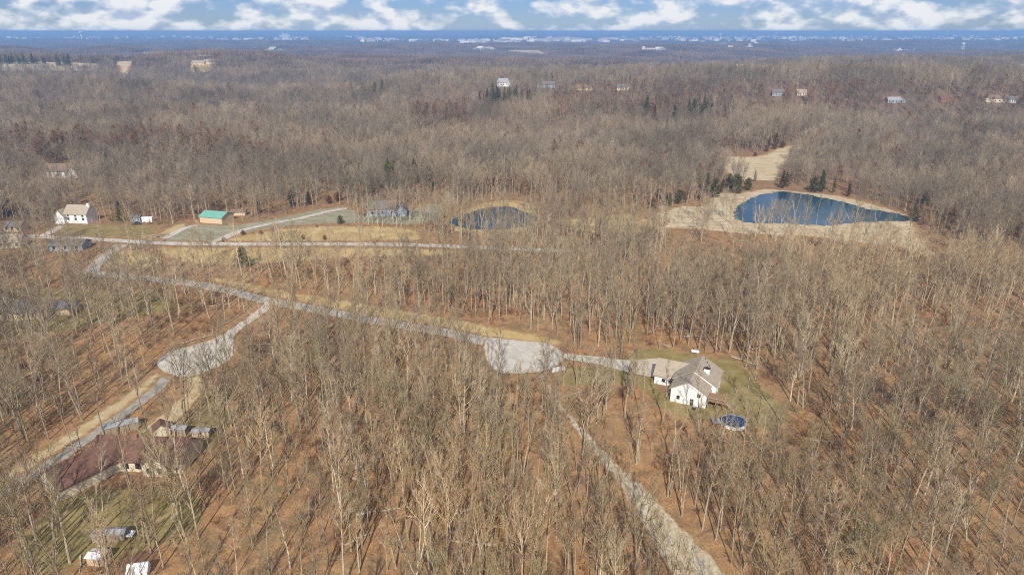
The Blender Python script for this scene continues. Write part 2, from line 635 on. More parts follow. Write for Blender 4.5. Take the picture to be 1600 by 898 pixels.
def sheet(name, outline, mat, level, label, feather=2.0, grid=8.0, jitter=0.5, clear=1.5, kind='structure', closed_smooth=True, far=False):
    level = level + 0.0008 * len(SHEETS)          # no two sheets share a plane
    rng = np.random.RandomState(len(SHEETS) * 7 + 3)
    pts = smooth(outline, True, max(1.0, grid / 5)) if closed_smooth else [np.asarray(p) for p in outline]
    P = np.array(pts)
    if jitter:
        P = P + rng.normal(0, jitter, P.shape) * 0.6
    keep = [0]
    for i in range(1, len(P)):
        if np.linalg.norm(P[i] - P[keep[-1]]) > 0.25:
            keep.append(i)
    P = P[keep]
    SHEETS.append((name, P, clear))
    x0, y0 = P.min(0); x1, y1 = P.max(0)
    gx, gy = np.meshgrid(np.arange(x0, x1, grid), np.arange(y0, y1, grid))
    gx = gx.ravel() + rng.uniform(-0.2, 0.2, gx.size) * grid
    gy = gy.ravel() + rng.uniform(-0.2, 0.2, gy.size) * grid
    ins = in_poly(gx, gy, P)
    gx, gy = gx[ins], gy[ins]
    d = poly_dist(gx, gy, P) if len(gx) else np.zeros(0)
    ok = d > 0.25 * grid
    gx, gy = gx[ok], gy[ok]
    inner = []
    if feather:
        for i in range(len(P)):
            t = P[(i + 1) % len(P)] - P[i - 1]
            t /= np.linalg.norm(t) + 1e-9
            for s in (1, -1):
                q = P[i] + s * np.array([-t[1], t[0]]) * feather
                inner.append(q)
        inner = np.array(inner)
        m = in_poly(inner[:, 0], inner[:, 1], P)
        inner = inner[m]
        m = poly_dist(inner[:, 0], inner[:, 1], P) > feather * 0.7
        inner = list(inner[m])
    allp = [Vector(p) for p in P] + [Vector((a, b)) for a, b in zip(gx, gy)] + [Vector(p) for p in inner]
    n = len(P)
    vo, eo, fo, _, _, _ = delaunay_2d_cdt(allp, [], [list(range(n))], 1, 1e-3)
    XY = np.array([(v.x, v.y) for v in vo])
    Z = height(XY[:, 0], XY[:, 1]) + level
    V = np.column_stack([XY, Z])
    me = mesh_from(name, V, [f if (XY[f[1]][0] - XY[f[0]][0]) * (XY[f[2]][1] - XY[f[0]][1]) - (XY[f[1]][1] - XY[f[0]][1]) * (XY[f[2]][0] - XY[f[0]][0]) > 0 else f[::-1] for f in fo], mat)
    dd = poly_dist(XY[:, 0], XY[:, 1], P)
    at = me.attributes.new('edge', 'FLOAT', 'POINT')
    at.data.foreach_set('value', np.clip(dd / max(feather, 0.01), 0, 1) * 0.6)
    return add_obj(name, me, kind=kind, label=label)


build_ground()
L1, L2, L3, L4 = 0.02, 0.06, 0.10, 0.14

# grass and fields
Z7 = lambda p: pxs(zoom(p, 3.905, 1080, 190))
Z6 = lambda p: pxs(zoom(p, 3.455, 700, 200))
Z1 = lambda p: pxs(zoom(p, 3.743, 0, 440))
Z4 = lambda p: pxs(zoom(p, 4.49, 720, 480))
sheet('lawn', pxs([(985, 546), (1010, 541), (1045, 541), (1090, 553), (1135, 558), (1160, 568), (1185, 588), (1205, 610), (1228, 628), (1238, 650), (1222, 674),
                   (1170, 676), (1110, 664), (1060, 655), (1020, 638), (1000, 612), (960, 604), (905, 606), (868, 596), (874, 572), (960, 562)]),
      'winter_lawn', L1, 'olive winter lawn around the white house with the pool', 3.0, 5, 0.5, 0.5)
sheet('lawn', pxs([(150, 395), (235, 390), (260, 412), (200, 424), (150, 415)]), 'dry_grass', L1, 'rough dry grass beside the side road junction', 4, 6)
sheet('lawn', pxs([(-40, 455), (60, 446), (150, 448), (240, 452), (300, 466), (270, 490), (180, 505), (90, 525), (-40, 535)]),
      'winter_lawn', L1, 'olive lawn around the dark hip-roofed house', 6, 6, 0.8, -1)
sheet('lawn', pxs([(285, 640), (318, 605), (360, 600), (380, 640), (360, 690), (315, 715), (270, 690)]), 'winter_lawn', L1,
      'olive lawn beside the clay drive of the red-roofed house', 5, 5, 0.8, -1)
sheet('lawn', pxs([(60, 790), (140, 752), (290, 748), (345, 775), (330, 830), (240, 870), (120, 905), (0, 905), (0, 850)]), 'winter_lawn', L1,
      'mossy lawn in front of the red-roofed house', 6, 5, 0.8, -1)
sheet('lawn', pxs([(68, 364), (85, 352), (150, 350), (225, 352), (248, 356), (235, 372), (170, 371)]), 'winter_lawn', L1,
      'lawn in front of the white farmhouse', 3, 6)
sheet('field', pxs([(235, 386), (330, 385), (470, 385), (600, 386), (720, 390), (700, 400), (560, 404), (430, 413), (345, 416), (280, 410), (245, 398)]),
      'dry_grass', L1, 'golden dry grass field along the main road', 5, 8, 0.8)
sheet('field', pxs([(245, 377), (275, 358), (300, 350), (370, 350), (430, 340), (500, 326), (545, 322), (570, 335), (620, 330), (660, 320), (640, 312), (700, 322), (690, 340), (640, 352), (560, 350), (480, 352), (400, 362), (345, 376)]),
      'grey_field', L1, 'grey green mown field beside the gravel lane', 4, 8, 0.8)
sheet('field', pxs([(350, 377), (395, 364), (470, 354), (545, 352), (640, 356), (660, 374), (600, 377), (480, 378)]), 'dry_grass', L2,
      'tan meadow dotted with brown shrubs', 4, 8, 0.8)
sheet('field', pxs([(195, 376), (230, 372), (270, 352), (295, 350), (262, 374), (235, 378)]), 'dry_grass', L2, 'tan strip of grass by the timber pile', 3, 6)
sheet('field', Z7([(130, 205), (340, 212), (440, 195), (520, 160), (620, 140), (750, 145), (700, 190), (610, 232), (575, 290), (540, 360), (480, 395), (340, 405), (230, 365), (200, 310), (110, 250)]),
      'pale_field', L1, 'pale cleared field above the large pond', 6, 10, 1.0, 1.0)
sheet('field', Z7([(70, 500), (130, 440), (330, 425), (500, 385), (600, 405), (800, 430), (1000, 470), (1150, 510), (1280, 550), (1390, 590), (1380, 640), (1480, 760), (1500, 830), (1400, 820), (1250, 770), (1000, 745), (700, 710), (300, 690), (0, 660), (-220, 650), (-330, 600), (-120, 520)]),
      'pale_field', L1, 'tan grassy bank and dam around the large pond', 5, 8, 1.6, 0.5)
sheet('field', Z6([(20, 478), (170, 405), (320, 388), (460, 405), (520, 480), (430, 560), (200, 585), (40, 560), (-30, 520)]), 'dry_grass', L1,
      'tan grassy bank around the small pond', 4, 8, 1.0)
sheet('field', Z6([(540, 500), (700, 480), (850, 470), (960, 450), (1060, 480), (1200, 500), (1100, 560), (900, 580), (700, 560)]), 'dry_grass', L1,
      'straw-coloured grass between the two ponds', 6, 8, 1.2, 0.0)
# banks of grass beside the subdivision road
ROAD_PX = [(192, 381), (172, 396), (148, 416), (146, 427), (190, 431), (250, 437), (305, 444), (360, 455), (410, 468), (490, 483), (570, 498), (640, 510), (700, 520), (770, 536)]
road_c = pxs(ROAD_PX)
verge = [p + np.array([1.5, 8.0]) for p in road_c[6:]] + [px(830, 528), px(880, 540)]
sheet('verge', strip(verge, [8, 10, 12, 13, 12, 10], 4), 'dry_grass', L1, 'dry orange grass verge along the far side of the road', 4, 6, 0.8, 0.0)
DRIVE_PX = [(262, 588), (240, 612), (205, 638), (160, 670), (110, 704), (60, 736), (0, 772), (-70, 812)]
sheet('verge', strip([p + np.array([-4.5, 2.5]) for p in pxs(DRIVE_PX)], [6, 7, 7.5, 7.5, 7], 4), 'bare_clay', L1,
      'bare clay verge beside the long gravel drive', 3, 5, 0.6, 0.0)
# roads, turnarounds, drives
sheet('road', strip(pxs([(-120, 364), (0, 368), (90, 371), (180, 376), (250, 380), (340, 381.5), (470, 381.5), (600, 382), (700, 385), (800, 389), (900, 393)]), [6.5], 4), 'chip_seal', L3,
      'pale main road crossing behind the golden field', 0.9, 8, 0.25, 4.0, closed_smooth=False)
sheet('road', strip(road_c, [7.0], 3), 'asphalt', L3, 'grey subdivision road running down to the round turnaround', 0.9, 8, 0.25, 3.0, closed_smooth=False)
CUL = Z4([(160, 250), (200, 212), (330, 222), (470, 235), (610, 250), (690, 288), (722, 325), (712, 375), (690, 405), (640, 435), (560, 458), (420, 470), (270, 460), (190, 400), (160, 320)])
sheet('turnaround', CUL, 'chip_seal', L4, 'round pale turnaround at the end of the road by the white house', 0.9, 6, 0.25, 2.0)
CULL = Z1([(908, 475), (960, 425), (1040, 393), (1200, 350), (1300, 305), (1370, 258), (1440, 212), (1500, 165), (1560, 110), (1590, 150), (1500, 225), (1405, 290), (1372, 350), (1380, 420), (1330, 470), (1240, 520), (1100, 562), (990, 548), (920, 505)])
sheet('turnaround', CULL, 'chip_seal', L4, 'pale teardrop turnaround at the end of the short spur', 0.9, 6, 0.25, 2.5)
sheet('driveway', pxs([(878, 552), (905, 554), (945, 558), (975, 562), (1005, 561), (1032, 562), (1030, 588), (1000, 586), (965, 578), (930, 569), (878, 560)]),
      'concrete', L3, 'tan concrete driveway up to the white house', 0.4, 5, 0.1, 1.5)
sheet('lane', strip(pxs([(318, 379), (345, 374), (375, 361), (420, 350), (470, 341), (520, 329), (545, 326)]), [6, 5, 5, 4.5], 3), 'chip_seal', L3,
      'pale gravel lane curving past the teal-roofed barn', 0.5, 6, 0.3, 3, closed_smooth=False)
sheet('driveway', strip(pxs([(255, 374), (290, 356), (312, 352)]), [5], 3), 'chip_seal', L3, 'gravel driveway to the teal-roofed barn', 0.5, 6, 0.3, 2, closed_smooth=False)
sheet('driveway', strip(pxs([(60, 371), (85, 360), (100, 351)]), [5], 3), 'chip_seal', L3, 'driveway to the white farmhouse', 0.5, 6, 0.2, 2, closed_smooth=False)
sheet('driveway', strip(pxs(DRIVE_PX), [4.2], 2), 'gravel', L3, 'long grey gravel drive behind the red-roofed house', 0.8, 4, 0.3, 1.5, closed_smooth=False)
sheet('driveway', strip(pxs([(300, 588), (308, 606), (285, 634), (255, 660), (230, 680)]), [3.5, 5, 6, 6.5, 7], 2), 'bare_clay', L3, 'tan clay drive to the red-roofed house', 1.0, 4, 0.3, 1.5, closed_smooth=False)
TRACK_PX = [(842, 583), (856, 606), (882, 642), (915, 682), (950, 722), (985, 760), (1022, 806), (1060, 855), (1100, 905), (1140, 960)]
sheet('dirt_track', strip(pxs(TRACK_PX), [2.6, 2.8, 3.2, 3.6, 4.2, 5.4, 7.4, 9.4, 11, 11.5], 2), 'track_soil', L2,
      'pale dirt track cut through the woods from the turnaround', 1.4, 4, 0.4, 1.5, closed_smooth=False)
# water
sheet('pond', Z7([(325, 492), (410, 455), (540, 428), (650, 438), (800, 463), (960, 498), (1060, 528), (1180, 550), (1290, 570), (1385, 603), (1300, 608), (1050, 614), (900, 630), (780, 634), (560, 622), (370, 617), (300, 604), (262, 570), (275, 528)]),
      'pond_water', L2, 'large deep blue pond behind its tan dam', 0.5, 10, 1.6, 1.5)
sheet('pond', Z6([(50, 478), (150, 445), (260, 426), (350, 430), (430, 458), (480, 490), (400, 535), (220, 552), (80, 540), (10, 505)]), 'pond_water', L2,
      'small grey pond half hidden behind bare trees', 0.5, 10, 1.6, 1.5)
# far fields
for pts, lab, mt in (
        ([(0, 99), (80, 98), (150, 100), (150, 103), (60, 104), (0, 103)], 'straw field far off beside a line of dark conifers', 'pale_field'),
        ([(182, 97), (200, 92), (232, 88), (225, 93), (205, 99)], 'narrow pale meadow on a far slope', 'pale_field'),
        ([(220, 83), (270, 82), (330, 82), (325, 85), (260, 86)], 'long thin straw field on the far plain', 'pale_field'),
        ([(300, 102), (330, 99), (340, 101), (325, 105), (300, 106)], 'tan clearing around the far yellow buildings', 'dry_grass'),
        ([(790, 81), (840, 79), (860, 82), (820, 84)], 'bare tan lot on the far plain', 'pale_field'),
):
    vm = sum(p[1] for p in pts) / len(pts)
    ext = 14 * FPX / float(np.hypot(*px(pts[0][0], vm)))
    sheet('field', pxs([(u, v + ext if v > vm else v) for u, v in pts]), mt, 0.6, lab, 3, 30, 0, 6)


# ------------------------------------------------------------------ trees: generators
def rot_about(v, axis, a):
    return Matrix.Rotation(a, 3, axis) @ v


def grow(rng, start, dirv, length, segs, wander, up):
    pts = [start.copy()]
    d = dirv.normalized()
    for i in range(segs):
        d = d + Vector((rng.gauss(0, wander), rng.gauss(0, wander), rng.gauss(0, wander * 0.6) + up))
        d.normalize()
        pts.append(pts[-1] + d * (length / segs))
    return pts


def at(pts, t):
    f = t * (len(pts) - 1)
    i = min(int(f), len(pts) - 2)
    return pts[i].lerp(pts[i + 1], f - i), (pts[i + 1] - pts[i]).normalized()


def side(rng, d, ang, az):
    o = d.orthogonal().normalized()
    o = rot_about(o, d, az)
    return (d * math.cos(ang) + o * math.sin(ang)).normalized()


def make_bare_tree(seed, H=18.0, base=0.42, spread=1.0, fork=0, lean=0.0, limbs=13, lod=0, r0=None, leaves=0):
    """returns trunk MB, crown MB, leaf MB"""
    rng = random.Random(seed)
    T, C, LF = MB(), MB(), MB()
    r0 = (r0 or H * 0.0115) * (1 if lod else .9)
    if not lod:
        spread *= .86
        H *= 1.06
    up0 = Vector((lean * math.cos(seed), lean * math.sin(seed), 1))
    axes = []
    if fork:
        fh = fork if isinstance(fork, float) else 0.4
        st = grow(rng, Vector((0, 0, -0.3)), up0, H * fh, 4, 0.03, 0.0)
        T.tube(st, [r0 * 1.25, r0 * 1.0, r0 * .95, r0 * .9, r0 * .85], 6 if not lod else 4, False)
        az0 = rng.uniform(0, 6.28)
        for k in range(2 + (rng.random() < 0.5)):
            d = side(rng, (st[-1] - st[-2]).normalized(), rng.uniform(.22, .42), az0 + k * 2.6)
            ln = H * (1 - fh) * rng.uniform(.85, 1.05)
            ax = grow(rng, st[-1] - d * 0.1, d, ln, 5, 0.06, 0.07)
            rr = r0 * 0.68
            T.tube(ax, [rr, rr * .82, rr * .62, rr * .42, rr * .25, rr * .08], 5 if not lod else 3, False)
            axes.append((ax, rr, 0.12, ln))
    else:
        ax = grow(rng, Vector((0, 0, -0.3)), up0, H, 8, 0.035, 0.02)
        T.tube(ax, [r0 * f for f in (1.3, 1.0, .9, .8, .66, .5, .34, .18, .05)], 6 if not lod else 4, False)
        axes.append((ax, r0, base, H))
    nl = max(3, int(limbs * (.85 if not lod else 1)) // len(axes))
    for ax, rr, b, ln in axes:
        az = rng.uniform(0, 6.28)
        for k in range(nl):
            t = b + (0.97 - b) * (k + rng.uniform(0, .8)) / nl
            p, d = at(ax, t)
            az += 2.4 + rng.gauss(0, .4)
            rel = (t - b) / (1 - b)
            ang = (0.85 - 0.35 * rel) * rng.uniform(.7, 1.2) * (0.8 + 0.2 * spread)
            ll = H * 0.37 * spread * (1 - 0.62 * rel) * rng.uniform(.7, 1.15)
            if fork:
                ll *= 0.75
            lp = grow(rng, p, side(rng, d, ang, az), ll, 4 if lod < 2 else 2, 0.11, 0.16)
            lr = max(0.055, rr * (1 - 0.65 * t) * 0.68)
            C.tube(lp, [lr, lr * .75, lr * .55, lr * .35, lr * .15] if lod < 2 else [lr, lr * .6, lr * .15], 4 if not lod else 3, False)
            nb = (6, 5, 2)[lod]
            for q in range(nb):
                tb = 0.22 + 0.78 * (q + rng.random()) / nb
                p2, d2 = at(lp, min(tb, .99))
                bl = ll * 0.48 * (1.15 - tb * .6) * rng.uniform(.7, 1.25) * 1.1
                bp = grow(rng, p2, side(rng, d2, rng.uniform(.3, .68), rng.uniform(0, 6.28)), bl, (3, 2, 1)[lod], 0.13, 0.13)
                br = max(0.024, lr * 0.45) * (1.25, 1.3, 1.8)[lod]
                C.tube(bp, np.linspace(br, br * .3, len(bp)), 3, False)
                ntw = (4, 5, 0)[lod]
                for w in range(ntw):
                    p3, d3 = at(bp, min(.15 + .85 * (w + rng.random()) / ntw, .99))
                    tl = max(0.7, bl * 0.6 * rng.uniform(.6, 1.3))
                    tp = grow(rng, p3, side(rng, d3, rng.uniform(.35, .8), rng.uniform(0, 6.28)), tl, 1 if lod else 2, 0.14, 0.16)
                    tr = (0.023, 0.026, 0.03)[lod]
                    C.tube(tp, np.linspace(tr, tr * .5, len(tp)), 3, False)
                    if not lod:
                        for z in range(rng.random() < .5):
                            p4, d4 = at(tp, rng.uniform(.3, .95))
                            e = p4 + side(rng, d4, rng.uniform(.35, .7), rng.uniform(0, 6.28)) * tl * rng.uniform(.4, .7)
                            o = d4.orthogonal().normalized() * 0.0125
                            o2 = d4.cross(o).normalized() * 0.0125
                            C.raw([p4 + o, p4 - o * .5 + o2, p4 - o * .5 - o2, e], [(0, 1, 3), (1, 2, 3), (2, 0, 3)])
                    if leaves and rng.random() < leaves:
                        for z in range(5 if not lod else 3):
                            p4, _ = at(tp, rng.uniform(.1, 1))
                            s = rng.uniform(.10, .2) * (1 + lod * .8)
                            a = Vector((rng.gauss(0, 1), rng.gauss(0, 1), rng.gauss(0, 1))).normalized() * s
                            bb = Vector((rng.gauss(0, 1), rng.gauss(0, 1), rng.gauss(0, 1))).normalized() * s
                            LF.raw([p4, p4 + a, p4 + a + bb, p4 + bb], [(0, 1, 2, 3)])
    return T, C, LF


def tint_attr(me, seed, lo=0.7, hi=1.2, per=4):
    rng = np.random.RandomState(seed)
    n = len(me.vertices)
    v = np.repeat(rng.uniform(lo, hi, n // per + 1), per)[:n]
    c = np.stack([v * rng.uniform(.97, 1.03), v, v * rng.uniform(.95, 1.02), np.ones(n)], 1)
    a = me.attributes.new('tint', 'FLOAT_COLOR', 'POINT')
    a.data.foreach_set('color', c.ravel())


def joined(name, T, C, LF=None, mats=('bark', 'twig_bark', 'rust_leaf')):
    V = T.V + C.V
    k = len(T.V)
    F = T.F + [tuple(k + i for i in f) for f in C.F]
    idx = [0] * len(T.F) + [1] * len(C.F)
    if LF and LF.F:
        k = len(V)
        V = V + LF.V
        F = F + [tuple(k + i for i in f) for f in LF.F]
        idx += [2] * len(LF.F)
    me = mesh_from(name, V, F, None, list(mats), idx)
    tint_attr(me, len(V))
    return me


FORMS = [   # descriptor, generator settings
    ('tall straight', dict(H=20.5, base=.45, spread=.9)),
    ('tall slender', dict(H=19.5, base=.55, spread=.62, limbs=11, r0=.17)),
    ('low-forked', dict(H=18.5, fork=.28, spread=1.15, limbs=15)),
    ('high-forked', dict(H=20.0, fork=.48, spread=1.0, limbs=14)),
    ('broad spreading', dict(H=18.0, base=.30, spread=1.45, limbs=15, r0=.27)),
    ('leaning', dict(H=18.5, base=.42, spread=.9, lean=.16)),
    ('short thin', dict(H=12.5, base=.35, spread=.8, limbs=10, r0=.10)),
    ('narrow upright', dict(H=17.0, base=.32, spread=.55, limbs=13)),
    ('crooked twin-stemmed', dict(H=17.5, fork=.12, spread=1.0, limbs=14, lean=.05)),
    ('small bushy-crowned', dict(H=11.0, base=.25, spread=1.15, limbs=11, r0=.10)),
]
PROTO = []
for i, (dsc, kw) in enumerate(FORMS):
    PROTO.append(make_bare_tree(100 + i * 17, **kw))
FORM_W = np.array([.15, .16, .08, .12, .08, .09, .11, .10, .06, .05])
FORM_W = FORM_W / FORM_W.sum()


def hidden_collection(name, meshes):
    c = bpy.data.collections.new(name)
    for i, me in enumerate(meshes):
        o = bpy.data.objects.new('%s_%02d' % (name, i), me)
        c.objects.link(o)
    return c


def scatter(name, P, rot, scl, idx, coll, label, parent=None):
    me = bpy.data.meshes.new(name)
    me.vertices.add(len(P))
    me.vertices.foreach_set('co', np.asarray(P, np.float32).ravel())
    a = me.attributes.new('rot', 'FLOAT_VECTOR', 'POINT'); a.data.foreach_set('vector', np.asarray(rot, np.float32).ravel())
    a = me.attributes.new('scl', 'FLOAT_VECTOR', 'POINT'); a.data.foreach_set('vector', np.asarray(scl, np.float32).ravel())
    a = me.attributes.new('idx', 'INT', 'POINT'); a.data.foreach_set('value', np.asarray(idx, np.int32))
    o = add_obj(name, me, kind='stuff', label=label)
    ng = bpy.data.node_groups.new(name + '_scatter', 'GeometryNodeTree')
    ng.interface.new_socket('Geometry', in_out='INPUT', socket_type='NodeSocketGeometry')
    ng.interface.new_socket('Geometry', in_out='OUTPUT', socket_type='NodeSocketGeometry')
    N, L = ng.nodes, ng.links
    gi, go = N.new('NodeGroupInput'), N.new('NodeGroupOutput')
    ip, ci = N.new('GeometryNodeInstanceOnPoints'), N.new('GeometryNodeCollectionInfo')
    ci.inputs['Collection'].default_value = coll
    ci.inputs['Separate Children'].default_value = True
    ci.inputs['Reset Children'].default_value = True
    ip.inputs['Pick Instance'].default_value = True

    def attr(nm, typ):
        n = N.new('GeometryNodeInputNamedAttribute')
        n.data_type = typ
        n.inputs['Name'].default_value = nm
        return next(s for s in n.outputs if s.enabled and s.name == 'Attribute')
    L.new(gi.outputs[0], ip.inputs['Points'])
    L.new(ci.outputs[0], ip.inputs['Instance'])
    L.new(attr('idx', 'INT'), ip.inputs['Instance Index'])
    L.new(attr('rot', 'FLOAT_VECTOR'), ip.inputs['Rotation'])
    L.new(attr('scl', 'FLOAT_VECTOR'), ip.inputs['Scale'])
    L.new(ip.outputs[0], go.inputs[0])
    md = o.modifiers.new('scatter', 'NODES')
    md.node_group = ng
    return o


# ------------------------------------------------------------------ where trees may stand
KEEP_OFF = [(np.array(p), m) for _, p, m in SHEETS]
SITE = []           # circles kept clear: (x, y, radius)


def clear_mask(X, Y):
    ok = np.ones(X.shape, bool)
    for p, m in KEEP_OFF:
        if m < 0:
            continue
        x0, y0 = p.min(0) - m; x1, y1 = p.max(0) + m
        bb = (X > x0) & (X < x1) & (Y > y0) & (Y < y1) & ok
        if not bb.any():
            continue
        xs, ys = X[bb], Y[bb]
        bad = in_poly(xs, ys, p)
        if m > 0:
            bad |= poly_dist(xs, ys, p) < m
        t = ok[bb]; t[bad] = False; ok[bb] = t
    for x, y, r in SITE:
        ok &= np.hypot(X - x, Y - y) > r
    return ok


def fnoise(X, Y, s, seed=0):
    """cheap smooth value in 0..1"""
    return 0.5 + 0.25 * (np.sin(X / s + 1.7 * np.sin(Y / (s * 1.3) + seed) + seed * 2.1) + np.sin(Y / (s * .83) + 1.3 * np.sin(X / (s * 1.7) + seed * .7) + seed))


# ------------------------------------------------------------------ buildings
def volume(par, x0, x1, y0, y1, eave, rise, axis, wall, roof, oh=0.45, hip=False, z0=0.0, wname='wall', rname='roof', th=0.22):
    """one storey block with its gabled (or hipped) roof; axis = direction of the ridge"""
    cx, cy = (x0 + x1) / 2, (y0 + y1) / 2
    W = MB()
    if hip:
        W.box(x0, x1, y0, y1, z0, eave)
    elif axis == 'x':
        W.raw([(x0, y0, z0), (x0, y1, z0), (x0, y1, eave), (x0, cy, eave + rise), (x0, y0, eave),
               (x1, y0, z0), (x1, y1, z0), (x1, y1, eave), (x1, cy, eave + rise), (x1, y0, eave)],
              [(4, 3, 2, 1, 0), (5, 6, 7, 8, 9), (0, 5, 9, 4), (1, 2, 7, 6), (2, 3, 8, 7), (3, 4, 9, 8)])
    else:
        W.raw([(x0, y0, z0), (x1, y0, z0), (x1, y0, eave), (cx, y0, eave + rise), (x0, y0, eave),
               (x0, y1, z0), (x1, y1, z0), (x1, y1, eave), (cx, y1, eave + rise), (x0, y1, eave)],
              [(0, 1, 2, 3, 4), (9, 8, 7, 6, 5), (0, 4, 9, 5), (1, 6, 7, 2), (2, 7, 8, 3), (3, 8, 9, 4)])
    w = W.build(wname, wall, par)
    X0, X1, Y0, Y1 = x0 - oh, x1 + oh, y0 - oh, y1 + oh
    B = MB()
    g = 0.03
    if hip:
        hw = min(X1 - X0, Y1 - Y0) / 2
        if X1 - X0 >= Y1 - Y0:
            r0, r1 = (X0 + hw, cy), (X1 - hw, cy)
        else:
            r0, r1 = (cx, Y0 + hw), (cx, Y1 - hw)
        zb, zt = eave + g, eave + g + rise
        V = [(X0, Y0, zb), (X1, Y0, zb), (X1, Y1, zb), (X0, Y1, zb), (X0, Y0, zb + th), (X1, Y0, zb + th), (X1, Y1, zb + th), (X0, Y1, zb + th), (*r0, zt + th), (*r1, zt + th)]
        F = [(3, 2, 1, 0), (0, 1, 5, 4), (1, 2, 6, 5), (2, 3, 7, 6), (3, 0, 4, 7)]
        F += [(4, 5, 9, 8), (5, 6, 9), (6, 7, 8, 9), (7, 4, 8)] if X1 - X0 >= Y1 - Y0 else [(4, 5, 8), (5, 6, 9, 8), (6, 7, 9), (7, 4, 8, 9)]
        B.raw(V, F)
    else:
        half = (y1 - y0) / 2 if axis == 'x' else (x1 - x0) / 2
        drop = rise / half * oh
        prof = [(-half - oh, eave - drop + g), (0, eave + rise + g), (half + oh, eave - drop + g),
                (half + oh, eave - drop + g + th), (0, eave + rise + g + th), (-half - oh, eave - drop + g + th)]
        if axis == 'x':
            V = [(X0, cy + a, z) for a, z in prof] + [(X1, cy + a, z) for a, z in prof]
            flip = False
        else:
            V = [(cx + a, Y0, z) for a, z in prof] + [(cx + a, Y1, z) for a, z in prof]
            flip = True
        F = [(0, 1, 4, 5), (1, 2, 3, 4), (11, 10, 7, 6), (10, 9, 8, 7)] + [(i, i + 6, (i + 1) % 6 + 6, (i + 1) % 6) for i in range(6)]
        F = [f[::-1] for f in F] if not flip else F
        B.raw(V, F)
    r = B.build(rname, roof, par)
    return w, r


def window(wall, face, a, z, w=1.0, h=1.3, at_=0.0, door=False, frame='white_paint', glass='glass_dark'):
    """face '+x','-x','+y','-y' at coordinate at_; a = position along the wall"""
    f, p = MB(), MB()
    s = 1 if face[0] == '+' else -1
    lo, hi = sorted((at_ + s * 0.004, at_ + s * 0.07))
    pl, ph = sorted((at_ + s * 0.05, at_ + s * 0.085))
    if face[1] == 'x':
        f.box(lo, hi, a - w / 2 - .1, a + w / 2 + .1, z - .1, z + h + .1)
        p.box(pl, ph, a - w / 2, a + w / 2, z, z + h)
    else:
        f.box(a - w / 2 - .1, a + w / 2 + .1, lo, hi, z - .1, z + h + .1)
        p.box(a - w / 2, a + w / 2, pl, ph, z, z + h)
    fo = f.build('door' if door else 'window', frame, wall)
    p.build('pane' if not door else 'panel', glass, fo)
    return fo


def site(x, y, r):
    SITE.append((x, y, r))


# --- the white house with the pool
WO = px(1074, 632)
WR = R(-25)
wh = empty('white_house', (WO[0], WO[1], 0), WR, 'white house with taupe shingle roofs beside the covered round pool', 'house')
fw, _ = volume(wh, -5, 5, 0, 7.2, 4.3, 3.0, 'y', 'siding_white', 'shingle_taupe')
mw, mr = volume(wh, -5.6, 6.6, 6.0, 16.4, 4.5, 3.5, 'y', 'siding_white', 'shingle_taupe')
lw, lr = volume(wh, -11.8, -1.0, 8.6, 17.6, 3.0, 3.3, 'x', 'siding_white', 'shingle_taupe')
for a, z in ((-2.8, 1.2), (2.9, 3.0)):
    window(fw, '-y', a, z, 0.9, 1.2, 0.0)
window(fw, '-y', 1.1, 0.05, 1.0, 2.05, 0.0, door=True)
for a in (1.4, 4.6):
    window(fw, '+x', a, 2.6, 0.9, 1.2, 5.0)
for a in (8.2, 11.0, 14.0):
    window(mw, '+x', a, 2.5, 1.0, 1.3, 6.6)
    window(mw, '+x', a, 0.6, 1.0, 1.2, 6.6)
for a in (-9.0, -7.0):
    window(lw, '-y', a, 1.0, 1.1, 1.2, 8.6)
for a in (10.6, 13.2):
    window(lw, '-x', a, 0.1, 2.2, 2.2, -11.8, door=True, glass='white_paint')
ch = MB().box(2.4, 4.0, 8.6, 9.8, 5.0, 8.0).build('chimney', 'siding_white', mr)
MB().box(2.3, 4.1, 8.5, 9.9, 8.0, 8.1).tube([(3.2, 9.2, 8.1), (3.2, 9.2, 8.6)], [.2, .2], 8).build('chimney_cap', 'trim_dark', mr)
for k in range(3):
    MB().tube([(1.6 + .8 * k, 15.4 - 1.2 * k, 6.6), (1.6 + .8 * k, 15.4 - 1.2 * k, 8.3 - .4 * k)], [.09, .09], 6).build('vent_pipe', 'trim_dark', mr)
# raised wooden deck with railing and stairs
dk = empty('wooden_deck', (0, 0, 0), 0, 'raised brown wooden deck with railings against the white house', 'deck')
dk.location = (WO[0], WO[1], 0); dk.rotation_euler = (0, 0, WR)
for k in range(14):
    MB().box(5.12 + k * .36, 5.12 + k * .36 + .33, .4, 5.8, 2.25, 2.33).build('plank', 'deck_wood', dk)
for x, y in ((5.5, .6), (7.6, .6), (9.9, .6), (5.5, 5.5), (9.9, 3.0), (9.9, 5.5), (7.6, 5.5)):
    MB().box(x - .08, x + .08, y - .08, y + .08, 0, 3.35).build('post', 'deck_wood', dk)
MB().box(5.2, 10.0, .55, .65, 3.35, 3.43).box(9.85, 9.95, .65, 5.6, 3.35, 3.43).build('rail', 'pale_wood', dk)
for k in range(9):
    MB().box(10.2 + k * .28, 10.2 + k * .28 + .3, 1.0, 2.2, 2.0 - k * .24, 2.06 - k * .24).build('stair_tread', 'pale_wood', dk)
MB().box(10.1, 12.75, .85, .95, -.1, 0.02).raw([(10.1, .9, 2.1), (12.8, .9, 0), (12.8, .9, .3), (10.1, .9, 2.4), (10.1, .98, 2.1), (12.8, .98, 0), (12.8, .98, .3), (10.1, .98, 2.4)],
   [(0, 1, 2, 3), (7, 6, 5, 4), (0, 4, 5, 1), (1, 5, 6, 2), (2, 6, 7, 3), (3, 7, 4, 0)]).build('stringer', 'deck_wood', dk)
